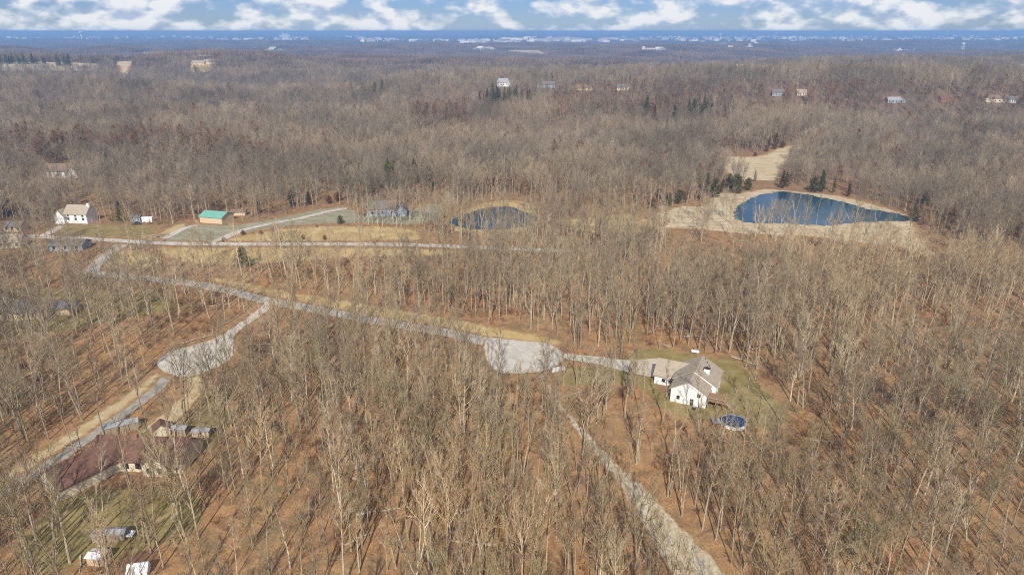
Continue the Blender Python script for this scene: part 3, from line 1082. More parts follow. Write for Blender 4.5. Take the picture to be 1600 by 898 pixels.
# above-ground pool
PO = px(1146, 662)
pool = empty('swimming_pool', (PO[0], PO[1], 0), 0, 'round above-ground pool with a dark blue winter cover', 'pool', None, .86)
n = 36
ring = [(math.cos(2 * math.pi * k / n), math.sin(2 * math.pi * k / n)) for k in range(n)]
Vw, Fw = [], []
for rr, z in ((3.9, 0), (3.9, 1.15), (3.75, 1.15), (3.75, 0.4)):
    Vw += [(rr * c, rr * s, z) for c, s in ring]
for b in range(3):
    Fw += [(b * n + i, b * n + (i + 1) % n, (b + 1) * n + (i + 1) % n, (b + 1) * n + i) for i in range(n)]
MB().raw(Vw, Fw).build('pool_wall', 'white_paint', pool)
Vc, Fc = [], []
for q, (rr, z) in enumerate(((3.72, 1.08), (3.0, .95), (2.1, .9), (1.0, .87))):
    Vc += [(rr * c, rr * s, z + (.05 * math.sin(5 * k) if q else 0)) for k, (c, s) in enumerate(ring)]
for b in range(3):
    Fc += [(b * n + i, b * n + (i + 1) % n, (b + 1) * n + (i + 1) % n, (b + 1) * n + i) for i in range(n)]
Fc.append(tuple(range(3 * n, 4 * n)))
MB().raw(Vc, Fc).build('cover', 'pool_cover', pool)
Vr, Fr = [], []
for rr, z in ((3.96, 1.17), (3.96, 1.25), (3.68, 1.25), (3.68, 1.17)):
    Vr += [(rr * c, rr * s, z) for c, s in ring]
for b in range(4):
    Fr += [(b * n + i, b * n + (i + 1) % n, ((b + 1) % 4) * n + (i + 1) % n, ((b + 1) % 4) * n + i) for i in range(n)]
MB().raw(Vr, Fr).build('rim', 'steel_roof', pool)
MB().box(-6.8, -4.1, -1.1, 2.0, .9, 1.0).build('platform', 'steel_roof', pool)
for x, y in ((-6.7, -1.0), (-6.7, 1.9), (-4.3, -1.0), (-4.3, 1.9)):
    MB().box(x - .08, x + .08, y - .08, y + .08, 0, .9).build('leg', 'deck_wood', pool)
site(PO[0], PO[1], 7)
# air conditioner by the gable
acu = empty('air_conditioner', (WO[0] + 1.2, WO[1] - 2.6, 0), WR, 'grey air conditioning unit at the foot of the white gable', 'air conditioner')
MB().box(-.45, .45, -.45, .45, .02, .85).build('case', 'trim_dark', acu)
MB().tube([(0, 0, .851), (0, 0, .9)], [.38, .36], 12).build('fan_grille', 'steel_roof', acu)
# mulch bed in the corner between wings
bd = MB().poly([(-10.5, 8.3), (-5.5, 8.3), (-5.5, 5.4), (-8, 4.8), (-10, 6.0)], 0.0, 0.12)
b_ = bd.build('planting_bed', 'brick_red', None, label='red mulch planting bed in the corner of the white house', cat='planting bed')
b_.location = (WO[0], WO[1], 0.03); b_.rotation_euler = (0, 0, WR)


# --- vehicles
def car(loc, rz, paint, label, pickup=False, L=4.6, Wd=1.8):
    c = empty('parked_car', (*loc, 0.05), rz, label, 'car')
    h = Wd / 2
    prof = [(-L / 2, .45), (-L / 2 + .05, .95), (-L / 2 + .9, 1.02), (L / 2 - 1.2, 1.0), (L / 2 - .1, .85), (L / 2, .45), (L / 2 - .3, .3), (-L / 2 + .3, .3)]
    n = len(prof)
    B = MB().raw([(x, -h, z) for x, z in prof] + [(x, h, z) for x, z in prof], [tuple(range(n - 1, -1, -1)), tuple(range(n, 2 * n))][::-1] + [(i, (i + 1) % n, n + (i + 1) % n, n + i)[::-1] for i in range(n)])
    B.build('body', paint, c)
    cp = [(-L / 2 + .35, .99), (-L / 2 + .8, 1.52), (L * .10, 1.54), (L * .26, .99)] if not pickup else [(-L * .05, .99), (-L * .02, 1.6), (L * .16, 1.6), (L * .29, .99)]
    m = len(cp)
    cab = MB().raw([(x, -h + .1, z) for x, z in cp] + [(x, h - .1, z) for x, z in cp], [tuple(range(m)), tuple(range(2 * m - 1, m - 1, -1))] + [(i, i + m, (i + 1) % m + m, (i + 1) % m) for i in range(m)])
    cb = cab.build('cabin', 'glass_dark', c)
    MB().box(cp[1][0] - .05, cp[2][0] + .08, -h + .13, h - .13, cp[1][1] - .01, cp[1][1] + .07).build('roof', paint, cb)
    for sx in (-L / 2 + .85, L / 2 - .85):
        for sy in (-1, 1):
            MB().tube([(sx, sy * (h - .12), .33), (sx, sy * (h + .03), .33)], [.33, .33], 14).build('wheel', 'rubber', c)
    for sy in (-1, 1):
        MB().box(L / 2 - .06, L / 2 + .012, sy * .62 - .16, sy * .62 + .16, .62, .76).build('headlight', 'white_paint', c)
    return c


q = px(1086, 552)
pt = empty('propane_tank', (q[0], q[1], 0.02), R(-22), 'white horizontal propane tank behind the white house', 'tank')
MB().tube([(-1.35, 0, .75), (-1.25, 0, .75), (-1.05, 0, .75), (1.05, 0, .75), (1.25, 0, .75), (1.35, 0, .75)], [.1, .36, .5, .5, .36, .1], 14).build('vessel', 'white_paint', pt)
MB().tube([(0, 0, 1.22), (0, 0, 1.45)], [.2, .16], 10).build('valve_dome', 'steel_roof', pt)
for x in (-.75, .75):
    MB().box(x - .1, x + .1, -.4, .4, 0, .4).build('leg', 'steel_roof', pt)
site(q[0], q[1], 3)
q = px(141, 744); car(q, R(-8), 'paint_dark_car', 'dark car parked beside the red-roofed house'); site(q[0], q[1], 3)
q = px(213, 351); car(q, R(5), 'paint_dark_car', 'dark pickup parked near the timber pile', True, 5.2)

# concrete apron and storm drain by the round turnaround
q = px(871, 577)
sl = MB().poly([(-2.6, -1.6), (2.4, -.6), (2.8, 1.4), (-1.0, 1.2)], 0, .16).build('culvert_slab', 'white_paint', None, label='bright white concrete culvert slab at the rim of the turnaround', cat='slab')
sl.location = (q[0], q[1], 0.02); sl.rotation_euler = (0, 0, R(20))
q = px(1009, 870 - 3)

# --- the red-roofed house
RO = px(214, 737)
rh = empty('red_roofed_house', (RO[0], RO[1], 0), R(-3), 'long cream house with rust red shingle roof beside the gravel drive', 'house')
rw, _ = volume(rh, -11.5, 11.5, 0, 10.5, 3.0, 3.6, 'x', 'siding_cream', 'shingle_red')
gw, _ = volume(rh, 2.6, 8.6, -1.6, 6.0, 3.05, 3.0, 'y', 'siding_cream', 'shingle_red')
for a in (-9.6, -5.6, -2.4, 0.6, 10.0):
    window(rw, '-y', a, 1.0, 1.2, 1.3, 0.0, frame='trim_dark')
window(rw, '-y', -7.7, .05, 1.0, 2.1, 0.0, True, 'shingle_red', 'brick_red')
for a in (4.2, 7.0):
    window(gw, '-y', a, .9, 1.1, 1.4, -1.6, frame='trim_dark')
MB().box(-2.2, -1.2, 4.2, 5.2, 5.5, 7.6).build('chimney', 'brick_red', rh)
MB().box(-11.4, 2.2, -2.4, -.1, .0, .14).build('porch_floor', 'concrete', rh)
GO = px(82, 772)
gh = empty('garage', (GO[0], GO[1], 0), R(-33), 'red-roofed garage wing with cream gable beside the dark car', 'garage')
ga, _ = volume(gh, -4.4, 4.4, 0, 17.0, 3.2, 3.4, 'y', 'siding_cream', 'shingle_red')
window(ga, '-y', 0, 4.1, .9, 1.0, 0.0, frame='trim_dark')
window(ga, '-y', -2.2, .05, 2.4, 2.2, 0.0, True, 'white_paint', 'siding_cream')
window(ga, '-y', 1.9, .05, 2.4, 2.2, 0.0, True, 'white_paint', 'siding_cream')


def shed(u, v, w, d, eave, rise, rz, wall, roof, label, name='shed', cat='shed', door=True, axis='x'):
    q = px(u, v)
    s = empty(name, (q[0], q[1], float(height(*q)) + 0.0), rz, label, cat)
    wl, _ = volume(s, -w / 2, w / 2, 0, d, eave, rise, axis, wall, roof, .25, th=.1)
    if door:
        window(wl, '-y', w * .15, .05, min(1.0, w * .3), min(2.0, eave - .25), 0.0, True, 'trim_dark', wall)
    site(q[0], q[1] + d / 2, max(w, d) * .72)
    return s


shed(191, 676, 8.0, 2.8, 2.3, .5, R(28), 'pole_wood', 'steel_roof', 'long open shed with grey steel roof beside the gravel drive')
shed(254, 682, 4.0, 3.6, 2.0, 1.4, R(28), 'siding_cream', 'shingle_red', 'small rust-roofed shed at the end of the clay drive', axis='y')
shed(280, 680, 3.6, 2.2, 1.9, .4, R(-4), 'pole_wood', 'steel_roof', 'low grey metal-roofed shed beside the small rust-roofed shed')
shed(314, 684, 4.2, 2.2, 1.8, .3, R(6), 'siding_tan', 'steel_roof', 'flat steel-roofed lean-to at the edge of the lawn')
shed(170, 846, 6.6, 2.0, 1.9, .4, R(4), 'pole_wood', 'steel_roof', 'long low metal-roofed shed on the mossy lawn')
shed(149, 884, 3.2, 2.4, 2.0, .35, R(-5), 'siding_tan', 'white_paint', 'small pale-roofed shed below the long metal shed')
shed(216, 903, 3.4, 2.6, 1.6, .9, R(12), 'white_paint', 'white_paint', 'white tent-like canopy shed near the mossy lawn', door=False)
q = px(198, 838); tr = empty('utility_trailer', (*q, .05), R(5), 'small white utility trailer beside the long metal shed', 'trailer')
MB().box(-1.6, 1.6, -.8, .8, .5, .62).box(-1.6, 1.6, -.8, -.74, .62, .95).box(-1.6, 1.6, .74, .8, .62, .95).build('bed', 'white_paint', tr)
for sy in (-1, 1):
    MB().tube([(0, sy * .82, .3), (0, sy * 1.0, .3)], [.3, .3], 12).build('wheel', 'rubber', tr)
MB().box(1.6, 2.8, -.05, .05, .5, .58).build('drawbar', 'trim_dark', tr)
site(q[0], q[1], 2.5)

# --- other houses in the near woods
q = px(34, 500)
hh = empty('hip_roofed_house', (q[0], q[1], 0), R(6), 'dark grey hip-roofed house on the olive lawn among trees', 'house')
hw, _ = volume(hh, -11, 10, 0, 11, 2.7, 3.2, 'x', 'siding_tan', 'shingle_grey', .6, hip=True)
volume(hh, 6.5, 16.0, 3.0, 10.5, 2.6, 2.2, 'x', 'siding_tan', 'shingle_grey', .5, hip=True)
for a in (-8, -4, 1, 4):
    window(hw, '-y', a, .9, 1.3, 1.3, 0.0)
MB().box(-9.2, -8.2, 7.5, 8.4, 3.2, 6.4).build('chimney', 'white_paint', hh)
site(q[0], q[1] + 5, 12); site(q[0] + 10, q[1] + 6, 8)


def far_house(u, v, w, d, eave, rise, rz, wall, roof, label, wing=0, name='house', cat='house', wins=3, chim=False, axis='x', hip=False, clear=1.0):
    if v < 200:
        v += ((u * 7.3) % 6) - 3 if v > 125 else 0
    q = px(u, v)
    h = empty(name, (q[0], q[1], float(height(*q)) - 0.1), rz, label, cat)
    wl, rf = volume(h, -w / 2, w / 2, 0, d, eave, rise, axis, wall, roof, .5, hip=hip)
    for k in range(wins):
        a = -w / 2 + w * (k + .5) / wins
        window(wl, '-y', a, eave * .35, 1.3, 1.5, 0.0)
        if eave > 4.5:
            window(wl, '-y', a, eave * .72, 1.2, 1.2, 0.0)
    if wing:
        s = 1 if wing > 0 else -1
        w2 = abs(wing)
        x0, x1 = sorted((s * (w / 2 - 1.0), s * (w / 2 - 1.0 + w2)))
        w_, _ = volume(h, x0, x1, -1.8, d * .7, eave * .75, rise * .9, 'y', wall, roof, .45)
        window(w_, '-y', (x0 + x1) / 2, .1, w2 * .5, 2.2, -1.8, True, 'white_paint', wall)
    if chim:
        MB().box(w / 2 - 1.2, w / 2 + .1, d * .4, d * .4 + 1.2, 0, eave + rise + 1.2).build('chimney', 'white_paint', h)
    site(q[0], q[1] + d / 2, max(w, d) * .75 + clear)
    # the cleared yard towards the viewer lets the house show between the woods
    dirc = -q / np.linalg.norm(q)
    for k in range(1, 3 if v > 200 else 4):
        site(*(q + dirc * k * 9), w * .42 + clear * (1 - .1 * k))
    return h


far_house(120, 349, 13, 9, 5.4, 4.0, R(-6), 'siding_white', 'shingle_taupe', 'white two-storey farmhouse with taupe roof by the main road', -6, chim=True)
shed(212, 347, 5, 4, 2.4, 1.4, R(10), 'siding_blue', 'shingle_grey', 'small blue-grey shed beside a dark cedar')
shed(230, 347, 5.5, 2.6, 2.4, .3, R(5), 'white_paint', 'white_paint', 'white box trailer shed behind the timber pile')
b = far_house(330, 349, 14, 11, 3.6, 2.0, R(-14), 'siding_tan', 'teal_metal', 'tan metal barn with teal green roof beside the gravel lane', 0, 'barn', 'barn', 0)
far_house(372, 337, 8, 5, 2.3, .9, R(4), 'siding_tan', 'shingle_brown', 'low brown shed behind the teal-roofed barn', 0, 'shed', 'shed', 0)
far_house(597, 338, 17, 10, 4.6, 3.4, R(8), 'siding_blue', 'shingle_grey', 'blue-grey house half hidden behind bare trees', 7)
far_house(92, 278, 16, 10, 5.0, 4.2, R(4), 'siding_white', 'shingle_brown', 'white gabled house deep in the far woods', 7)
far_house(14, 388, 11, 9, 3.0, 3.0, R(14), 'siding_cream', 'shingle_taupe', 'tan-roofed house behind bare trees near the main road')
far_house(103, 392, 16, 9, 2.8, 1.8, R(3), 'siding_blue', 'shingle_grey', 'low grey-roofed house near the side road junction')
far_house(20, 362, 9, 7, 2.8, 2.0, R(0), 'siding_tan', 'shingle_grey', 'small grey-roofed building beside the main road')
HILL = [  # houses on the far wooded hill
    (785, 138, 22, 11, 6, 5, 'siding_white', 'steel_roof', 'white gabled house on the crest of the far hill', 8),
    (856, 138, 30, 12, 5, 4, 'siding_blue', 'shingle_grey', 'wide grey-green house on the crest of the far hill', -9),
    (912, 141, 26, 11, 4, 3.5, 'siding_tan', 'shingle_brown', 'brown-roofed house among trees on the far hill', 7),
    (972, 141, 22, 11, 4.5, 3.5, 'siding_cream', 'shingle_grey', 'cream house with grey roof on the far hill', 6),
    (1112, 158, 24, 10, 4, 3.5, 'siding_tan', 'shingle_brown', 'tan house above the rust-coloured oaks', 7),
    (1215, 152, 20, 10, 4.5, 4, 'siding_blue', 'shingle_grey', 'blue-grey house beside an orange bare slope', 0),
    (1253, 150, 18, 10, 4, 3.5, 'siding_cream', 'shingle_taupe', 'small cream house on the right of the far hill', 0),
    (1398, 159, 26, 10, 4, 3, 'siding_blue', 'steel_roof', 'long pale-roofed house on the far wooded ridge', 8),
    (1480, 159, 26, 11, 4, 3.2, 'brick_red', 'shingle_red', 'brick red house on the far wooded ridge', 7),
    (1558, 160, 28, 12, 4.5, 3.5, 'siding_cream', 'shingle_brown', 'cream house with brown roof on the far wooded ridge', -8),
    (1583, 158, 16, 10, 4, 3.2, 'siding_white', 'shingle_grey', 'white house beside a dark conifer on the far ridge', 0),
    (737, 108, 30, 14, 5, 4, 'siding_cream', 'shingle_grey', 'pale house in a gap of the distant woods', 0),
    (630, 106, 30, 14, 5, 4, 'siding_blue', 'shingle_grey', 'grey house glimpsed in the distant woods', 0),
    (1057, 108, 28, 14, 6, 4, 'siding_white', 'steel_roof', 'bright white building alone in the distant woods', 0),
    (1127, 109, 34, 14, 5, 4, 'siding_white', 'shingle_grey', 'white house with grey roof in the distant woods', 10),
    (1156, 110, 22, 14, 8, 5, 'siding_cream', 'shingle_taupe', 'tall cream house in the distant woods', 0),
    (1222, 116, 34, 14, 5, 4, 'siding_blue', 'steel_roof', 'pale grey building in the distant woods', 10),
    (1558, 98, 36, 16, 9, 6, 'siding_cream', 'shingle_taupe', 'large tan building standing in the distant woods', 12),
    (1596, 110, 26, 14, 7, 5, 'siding_white', 'steel_roof', 'white gabled building at the edge of the distant woods', 0),
    (390, 168, 24, 11, 4, 3.5, 'siding_tan', 'shingle_brown', 'tan house hidden in the woods below the far hill', 0),
    (205, 91, 60, 24, 7, 4, 'siding_white', 'steel_roof', 'white farm building on the far meadow', 0),
    (242, 86, 90, 26, 8, 4, 'siding_white', 'steel_roof', 'long white farm building beside the thin straw field', 0),
    (309, 102, 50, 18, 6, 4, 'siding_tan', 'shingle_taupe', 'tan ranch building in the far clearing', 0),
    (327, 101, 40, 18, 7, 4, 'siding_cream', 'shingle_taupe', 'cream building in the far clearing', 0),
    (400, 78, 70, 30, 9, 5, 'siding_white', 'shingle_grey', 'white house cluster end building left of the far valley', 0),
]
for i, (u, v, w, d, e, r_, wl, rf, lab, wg) in enumerate(HILL):
    if v > 95:
        w, d, wg = w * .68, d * .8, wg * .75
    far_house(u, v, w, d, e, r_, R((i * 37) % 30 - 15), wl, rf, lab, wg, wins=4 if w < 40 else 6, clear=1 + w * .05)
# the housing estate seen end-on at left of the far valley
for k in range(14):
    u = 463 + k * 4.6 + (k * 7 % 3)
    v = 97 - k * .62 + (k * 5 % 4) * .6
    far_house(u, v, 26, 16, 6, 4.5, R((k * 53) % 40 - 20), ('siding_white', 'siding_cream', 'siding_tan')[k % 3], ('shingle_grey', 'shingle_taupe')[k % 2],
              ('white house with grey roof in the far housing estate', 'cream house with taupe roof in the far housing estate', 'tan house with grey roof in the far housing estate',
               'white house with taupe roof in the far housing estate', 'cream house with grey roof in the far housing estate', 'tan house with taupe roof in the far housing estate')[k % 6],
              0, wins=2, clear=3)['group'] = 'houses of the far housing estate'


# --- water towers, poles, timber
def water_tower(u, v, H, rad, label, legs=True):
    q = px(u, v)
    z = float(height(*q))
    t = empty('water_tower', (q[0], q[1], z), 0, label, 'water tower')
    prof = [(.05, H), (rad * .55, H * .985), (rad * .9, H * .94), (rad, H * .88), (rad * .95, H * .82), (rad * .7, H * .76), (rad * .25, H * .73)]
    n = 20
    V, F = [], []
    for r_, zz in prof:
        V += [(r_ * math.cos(2 * math.pi * k / n), r_ * math.sin(2 * math.pi * k / n), zz) for k in range(n)]
    for b in range(len(prof) - 1):
        F += [((b + 1) * n + i, (b + 1) * n + (i + 1) % n, b * n + (i + 1) % n, b * n + i) for i in range(n)]
    MB().raw(V, F).build('tank', 'white_paint', t)
    if legs:
        for k in range(6):
            a = k * math.pi / 3 + .3
            MB().tube([(rad * 1.05 * math.cos(a), rad * 1.05 * math.sin(a), 0), (rad * .8 * math.cos(a), rad * .8 * math.sin(a), H * .8)], [.9, .7], 6).build('leg', 'white_paint', t)
        MB().tube([(0, 0, 0), (0, 0, H * .75)], [1.4, 1.4], 8).build('riser', 'white_paint', t)
    else:
        MB().tube([(0, 0, 0), (0, 0, H * .1), (0, 0, H * .75)], [rad * .55, rad * .3, rad * .3], 14).build('pedestal', 'white_paint', t)
    site(q[0], q[1], rad * 3)
    return t


water_tower(1503, 81, 62, 11, 'white water tower on long legs above the distant woods')
water_tower(1125, 62, 75, 26, 'squat white water tank on the distant plain', False)
water_tower(1479, 58, 90, 26, 'single pedestal white water tower near the horizon', False)
water_tower(1212, 59, 80, 20, 'small white water tower rising from the far town', False)
water_tower(128, 61, 80, 26, 'white water tower standing over the left of the far plain', False)
water_tower(800, 56, 92, 24, 'white tower on the horizon behind the far town', False)
# power plant on the horizon
q = px(445, 59)
pp = empty('power_plant', (q[0], q[1], float(height(*q))), 0, 'distant pale power plant with two slim chimneys on the horizon', 'power plant')
MB().box(-90, 90, 0, 70, 0, 45).box(-40, 40, 5, 60, 45, 62).build('boiler_house', 'white_paint', pp)
for x in (-60, 20):
    MB().tube([(x, 100, 0), (x, 100, 96)], [9, 6], 12).build('smokestack', 'white_paint', pp)


def pole(u, v, H, label, arm=True):
    q = px(u, v)
    p = empty('utility_pole', (q[0], q[1], 0), R(15), label, 'pole')
    MB().tube([(0, 0, 0), (0, 0, H)], [.2, .15], 8).build('post', 'pole_wood', p)
    if arm:
        MB().box(-1.1, 1.1, -.06, .06, H - .8, H - .66).build('crossarm', 'pole_wood', p)
        MB().tube([(.3, .2, H - 2.2), (.3, .2, H - 1.3)], [.22, .22], 10).build('transformer', 'steel_roof', p)
    site(q[0], q[1], 2)


pole(313, 345, 9.5, 'wooden utility pole beside the teal-roofed barn')
pole(466, 323, 10, 'tall utility pole at the wood edge beyond the gravel lane')
pole(157, 373, 8.5, 'utility pole beside the lawn of the white farmhouse', False)
q = px(243, 370)
tp = empty('timber_pile', (q[0], q[1], 0.02), R(35), 'heap of long pale timber beams by the tan grass strip', 'timber')
rngt = random.Random(5)
for k in range(9):
    a, zz = rngt.uniform(-.25, .25), .15 + .2 * (k % 4)
    M = Matrix.Translation((rngt.uniform(-1.6, 1.6), rngt.uniform(-1.5, 1.5), zz)) @ Matrix.Rotation(a, 4, 'Z') @ Matrix.Rotation(rngt.uniform(-.08, .08), 4, 'Y')
    MB().box(-5.5, 5.5, -.13, .13, -.1, .1).xf(M).build('beam', 'pale_wood', tp)
site(q[0], q[1], 7)

# fallen logs and stumps on the dirt track
for k, (u, v, ln, rz, lab) in enumerate(((1008, 868, 4.5, 70, 'pale fallen log across the wide end of the dirt track'), (720, 800, 7, 25, 'long fallen trunk on the leaf litter between slender trees'),
                                       (1285, 690, 6, -15, 'fallen grey trunk in the woods beside the pool lawn'), (1420, 640, 6, 10, 'short fallen trunk under the trees far from the pool'),
                                       (560, 842, 6.5, 40, 'mossy fallen trunk in the woods beyond the mossy lawn'), (1330, 810, 8, -30, 'long bleached trunk lying in the woods beside the dirt track'))):
    q = px(u, v)
    lg = empty('fallen_log', (q[0], q[1], .1), R(rz), lab, 'log')
    rl = random.Random(k)
    pts = [(-ln / 2 + ln * i / 5, rl.gauss(0, .12), .12 + rl.gauss(0, .03)) for i in range(6)]
    MB().tube(pts, [.24, .22, .21, .19, .16, .12], 7).build('trunk', 'log_bark', lg)
    MB().tube([pts[3], (pts[3][0] + .7, 1.0, .7), (pts[3][0] + 1.1, 1.7, 1.2)], [.09, .06, .02], 5).build('broken_branch', 'log_bark', lg)


# ------------------------------------------------------------------ cedars and shrubs
def make_cedar(seed, H, rad, shape, n=1500, leaf=0.32):
    """trunk MB, foliage MB: sprays of small faces on whorled boughs, with gaps"""
    rng = random.Random(seed)
    T, C = MB(), MB()
    T.tube(grow(rng, Vector((0, 0, -.2)), Vector((0, 0, 1)), H * .93, 5, .02, 0), [H * .022, H * .018, H * .014, H * .01, H * .006, .02], 6, False)
    nb = 46
    for k in range(nb):
        t = (k + rng.random()) / nb
        z = H * (.06 + .92 * t)
        if shape == 'cone':
            rr = rad * (1 - t) ** .8 * (1 if t > .08 else .7)
        elif shape == 'round':
            rr = rad * math.sqrt(max(.05, 1 - (2 * t - .8) ** 2 * .7))* (1 - .25 * t)
        else:
            rr = rad * (.55 + .45 * math.sin(math.pi * min(1, t * 1.15)))
        rr *= rng.uniform(.62, 1.15)
        az = k * 2.4 + rng.gauss(0, .3)
        tip = Vector((rr * math.cos(az), rr * math.sin(az), z + rr * .25))
        base = Vector((0, 0, z - rr * .15))
        T.tube([base, tip], [.05, .015], 3, False)
        m = max(8, int(n / nb * (rr / rad + .3)))
        for q in range(m):
            s = rng.random() ** .6
            p = base.lerp(tip, s) + Vector((rng.gauss(0, .16), rng.gauss(0, .16), rng.gauss(0, .14))) * (rad * .55)
            a = Vector((rng.gauss(0, 1), rng.gauss(0, 1), rng.gauss(.4, .7))).normalized()
            o = a.orthogonal().normalized()
            o = rot_about(o, a, rng.uniform(0, 6.28))
            l = leaf * rng.uniform(.6, 1.4)
            C.raw([p - o * l * .35, p + a * l * .3 + o * l * .1, p + a * l * 1.1, p + o * l * .35], [(0, 3, 1), (0, 1, 2), (1, 3, 2)])
    return T, C


CEDAR = []
for i, (H, rad, shp, n, leaf, mt) in enumerate(((8.0, 2.1, 'cone', 1700, .34, 'cedar_leaf'), (6.0, 2.6, 'round', 1700, .34, 'cedar_leaf'), (9.5, 1.7, 'cone', 1500, .32, 'cedar_leaf'),
                                          (3.2, 1.8, 'round', 900, .26, 'brown_cedar_leaf'), (7.5, 2.0, 'cone', 1500, .34, 'brown_cedar_leaf'))):
    T, C = make_cedar(i * 11 + 4, H, rad, shp, n, leaf)
    tm = mesh_from('trunk', T.V, T.F, 'pole_wood')
    cm = mesh_from('crown', C.V, C.F, mt)
    tint_attr(cm, i, .55, 1.35, 4)
    CEDAR.append((tm, cm))


def cedar(u, v, kind, s, label, name='cedar_tree', cat='tree', group=None, rz=None, q=None):
    q = px(u, v) if q is None else q
    e = empty(name, (q[0], q[1], float(height(*q))), (u * 1.7) % 6.28, label, cat, group, s)
    add_obj('trunk', CEDAR[kind][0], e)
    add_obj('crown', CEDAR[kind][1], e)
    site(q[0], q[1], 2.0 * s)
    return e


G = 'evergreens among the bare woods'
for u, v, k, s, lab in (
        (190, 348, 0, 1.35, 'big dark cedar between the white farmhouse and the blue-grey shed'),
        (48, 338, 2, 1.0, 'slim dark cedar at the wood edge left of the white farmhouse'),
        (381, 418, 1, 1.15, 'lone green cedar at the lower edge of the golden field'),
        (405, 333, 4, .8, 'brown cedar by the wood edge behind the gravel lane'),
        (456, 322, 2, 1.1, 'slim cedar beside the tall utility pole'),
        (483, 320, 0, .95, 'bushy green cedar at the wood edge right of the tall pole'),
        (515, 318, 3, 1.3, 'low brown cedar at the wood edge above the gravel lane'),
        (528, 314, 3, 1.5, 'broad brown cedar at the far end of the gravel lane'),
        (532, 350, 1, .6, 'small round cedar near the blue-grey house'),
        (1115, 308, 1, 1.45, 'large round cedar on the tan bank of the large pond'),
        (1128, 300, 4, 1.0, 'brown-tinged cedar behind the large round cedar'),
        (1150, 302, 1, 1.55, 'broad bushy cedar on the bank of the large pond'),
        (1168, 297, 1, 1.0, 'small cedar beside the broad bushy cedar'),
        (1179, 284, 2, .75, 'lone slim cedar standing in the pale field above the pond'),
        (1222, 294, 4, 1.4, 'dark brown cedar at the corner of the large pond'),
        (1228, 292, 0, 1.1, 'dark cedar beside the brown cedar at the pond corner'),
        (1283, 300, 0, 1.6, 'tall green cedar on the far shore of the large pond'),
        (1270, 300, 1, 1.2, 'round cedar on the far shore of the large pond'),
        (1302, 302, 2, .9, 'slim cedar on the far shore of the large pond'),
        (1325, 307, 4, 1.0, 'brown cedar on the far shore of the large pond'),
        (1445, 318, 1, 1.2, 'olive cedar in the woods right of the large pond'),
        (1425, 345, 1, 1.0, 'dark cedar where the dam meets the woods'),
        (1092, 312, 0, 1.2, 'dark cedar at the wood edge beside the tan pond bank'),
        (1060, 318, 1, 1.1, 'rounded dark cedar between the two ponds'),
        (1104, 300, 0, 1.4, 'tall cedar at the wood edge left of the large round cedar'),
        (1138, 294, 1, 1.2, 'olive cedar between the two large bushy cedars'),
        (1042, 322, 1, 1.0, 'small dark cedar near the low brown cedar between ponds'),
        (1020, 326, 3, 1.6, 'low brown cedar between the two ponds'),
        (1212, 229, 4, 1.4, 'tall brown cedar on the upper edge of the pale field'),
        (1200, 231, 4, 1.0, 'brown cedar on the upper edge of the pale field'),
        (1210, 233, 3, 1.3, 'low red-brown cedar on the upper edge of the pale field'),
        (1222, 231, 3, 1.6, 'broad red-brown cedar on the upper edge of the pale field'),
        (1197, 237, 3, 1.0, 'small red-brown cedar on the upper edge of the pale field'),
        (1180, 244, 3, .9, 'small brown cedar at the left upper edge of the pale field'),
        (1335, 185, 2, 1.2, 'dark conifer in the woods above the pale field'),
        (1260, 190, 2, 1.1, 'slim conifer in the woods behind the pale field')):
    cedar(u, v, k, s * (1.35 if k == 1 else 1.15), lab, group=G)
for k, (u, v, s) in enumerate(((380, 367, .8), (408, 366, .62), (428, 362, .85), (436, 375, .65), (474, 374, .75), (508, 375, .8), (350, 377, .7), (495, 355, .5))):
    cedar(u, v, 3, s, ('rounded red-brown shrub on the tan meadow below the gravel lane', 'small thin brown shrub on the tan meadow')[s < .7], 'shrub', 'shrub', 'brown shrubs on the tan meadow')
rc = random.Random(8)
for (u0, u1, v0, v1, nn, lab) in ((505, 600, 146, 152, 30, 'dark conifer in the evergreen row on the far left hill'), (745, 830, 156, 163, 32, 'dark conifer in the evergreen belt below the far hill crest'),
                                  (222, 270, 140, 145, 12, 'dark conifer in the far left woods'), (1005, 1140, 168, 188, 32, 'dark conifer among rust oaks on the far slope'),
                                  (0, 75, 100, 102, 14, 'dark conifer lining the far straw field'), (85, 112, 102, 104, 8, 'dark conifer clump beside the far straw field'),
                                  (540, 680, 286, 302, 24, 'green conifer standing in the bare woods behind the gravel lane'), (0, 60, 330, 345, 7, 'dark conifer in the woods beside the white farmhouse'),
                                  (1275, 1340, 185, 192, 7, 'dark conifer under the far right ridge')):
    for k in range(nn):
        far = v0 < 120
        e_ = cedar(rc.uniform(u0, u1), rc.uniform(v0, v1), rc.choice((0, 2, 0, 4)) if 'rust' in lab else rc.choice((0, 2, 0)), rc.uniform(1.1, 2.3) * (1.5 if far else 1.0 if v0 > 250 else 1.1), lab, 'conifer', 'tree', lab.replace('dark conifer', 'dark conifers').replace('green conifer', 'green conifers'))
        if v0 < 250:
            lx, ly = e_.location.x, e_.location.y
            dn = math.hypot(lx, ly)
            for st in (0, 10, 20, 30):
                site(lx - lx / dn * st, ly - ly / dn * st, 6.5)


# ------------------------------------------------------------------ the bare woods
# footprints of the near houses
def local_pts(o, z, pts):
    c, s = math.cos(z), math.sin(z)
    return [np.array([o[0] + c * x - s * y, o[1] + s * x + c * y]) for x, y in pts]


KEEP_OFF += [(np.array(local_pts(WO, WR, [(-12, -2), (13, -2), (13, 18), (-12, 19)])), 1.0),
             (np.array(local_pts(RO, R(-3), [(-13, -5), (13, -5), (13, 12), (-13, 12)])), 0.5),
             (np.array(local_pts(GO, R(-33), [(-6, -3), (6, -3), (6, 18), (-6, 18)])), 0.5)]
rng = np.random.RandomState(12)


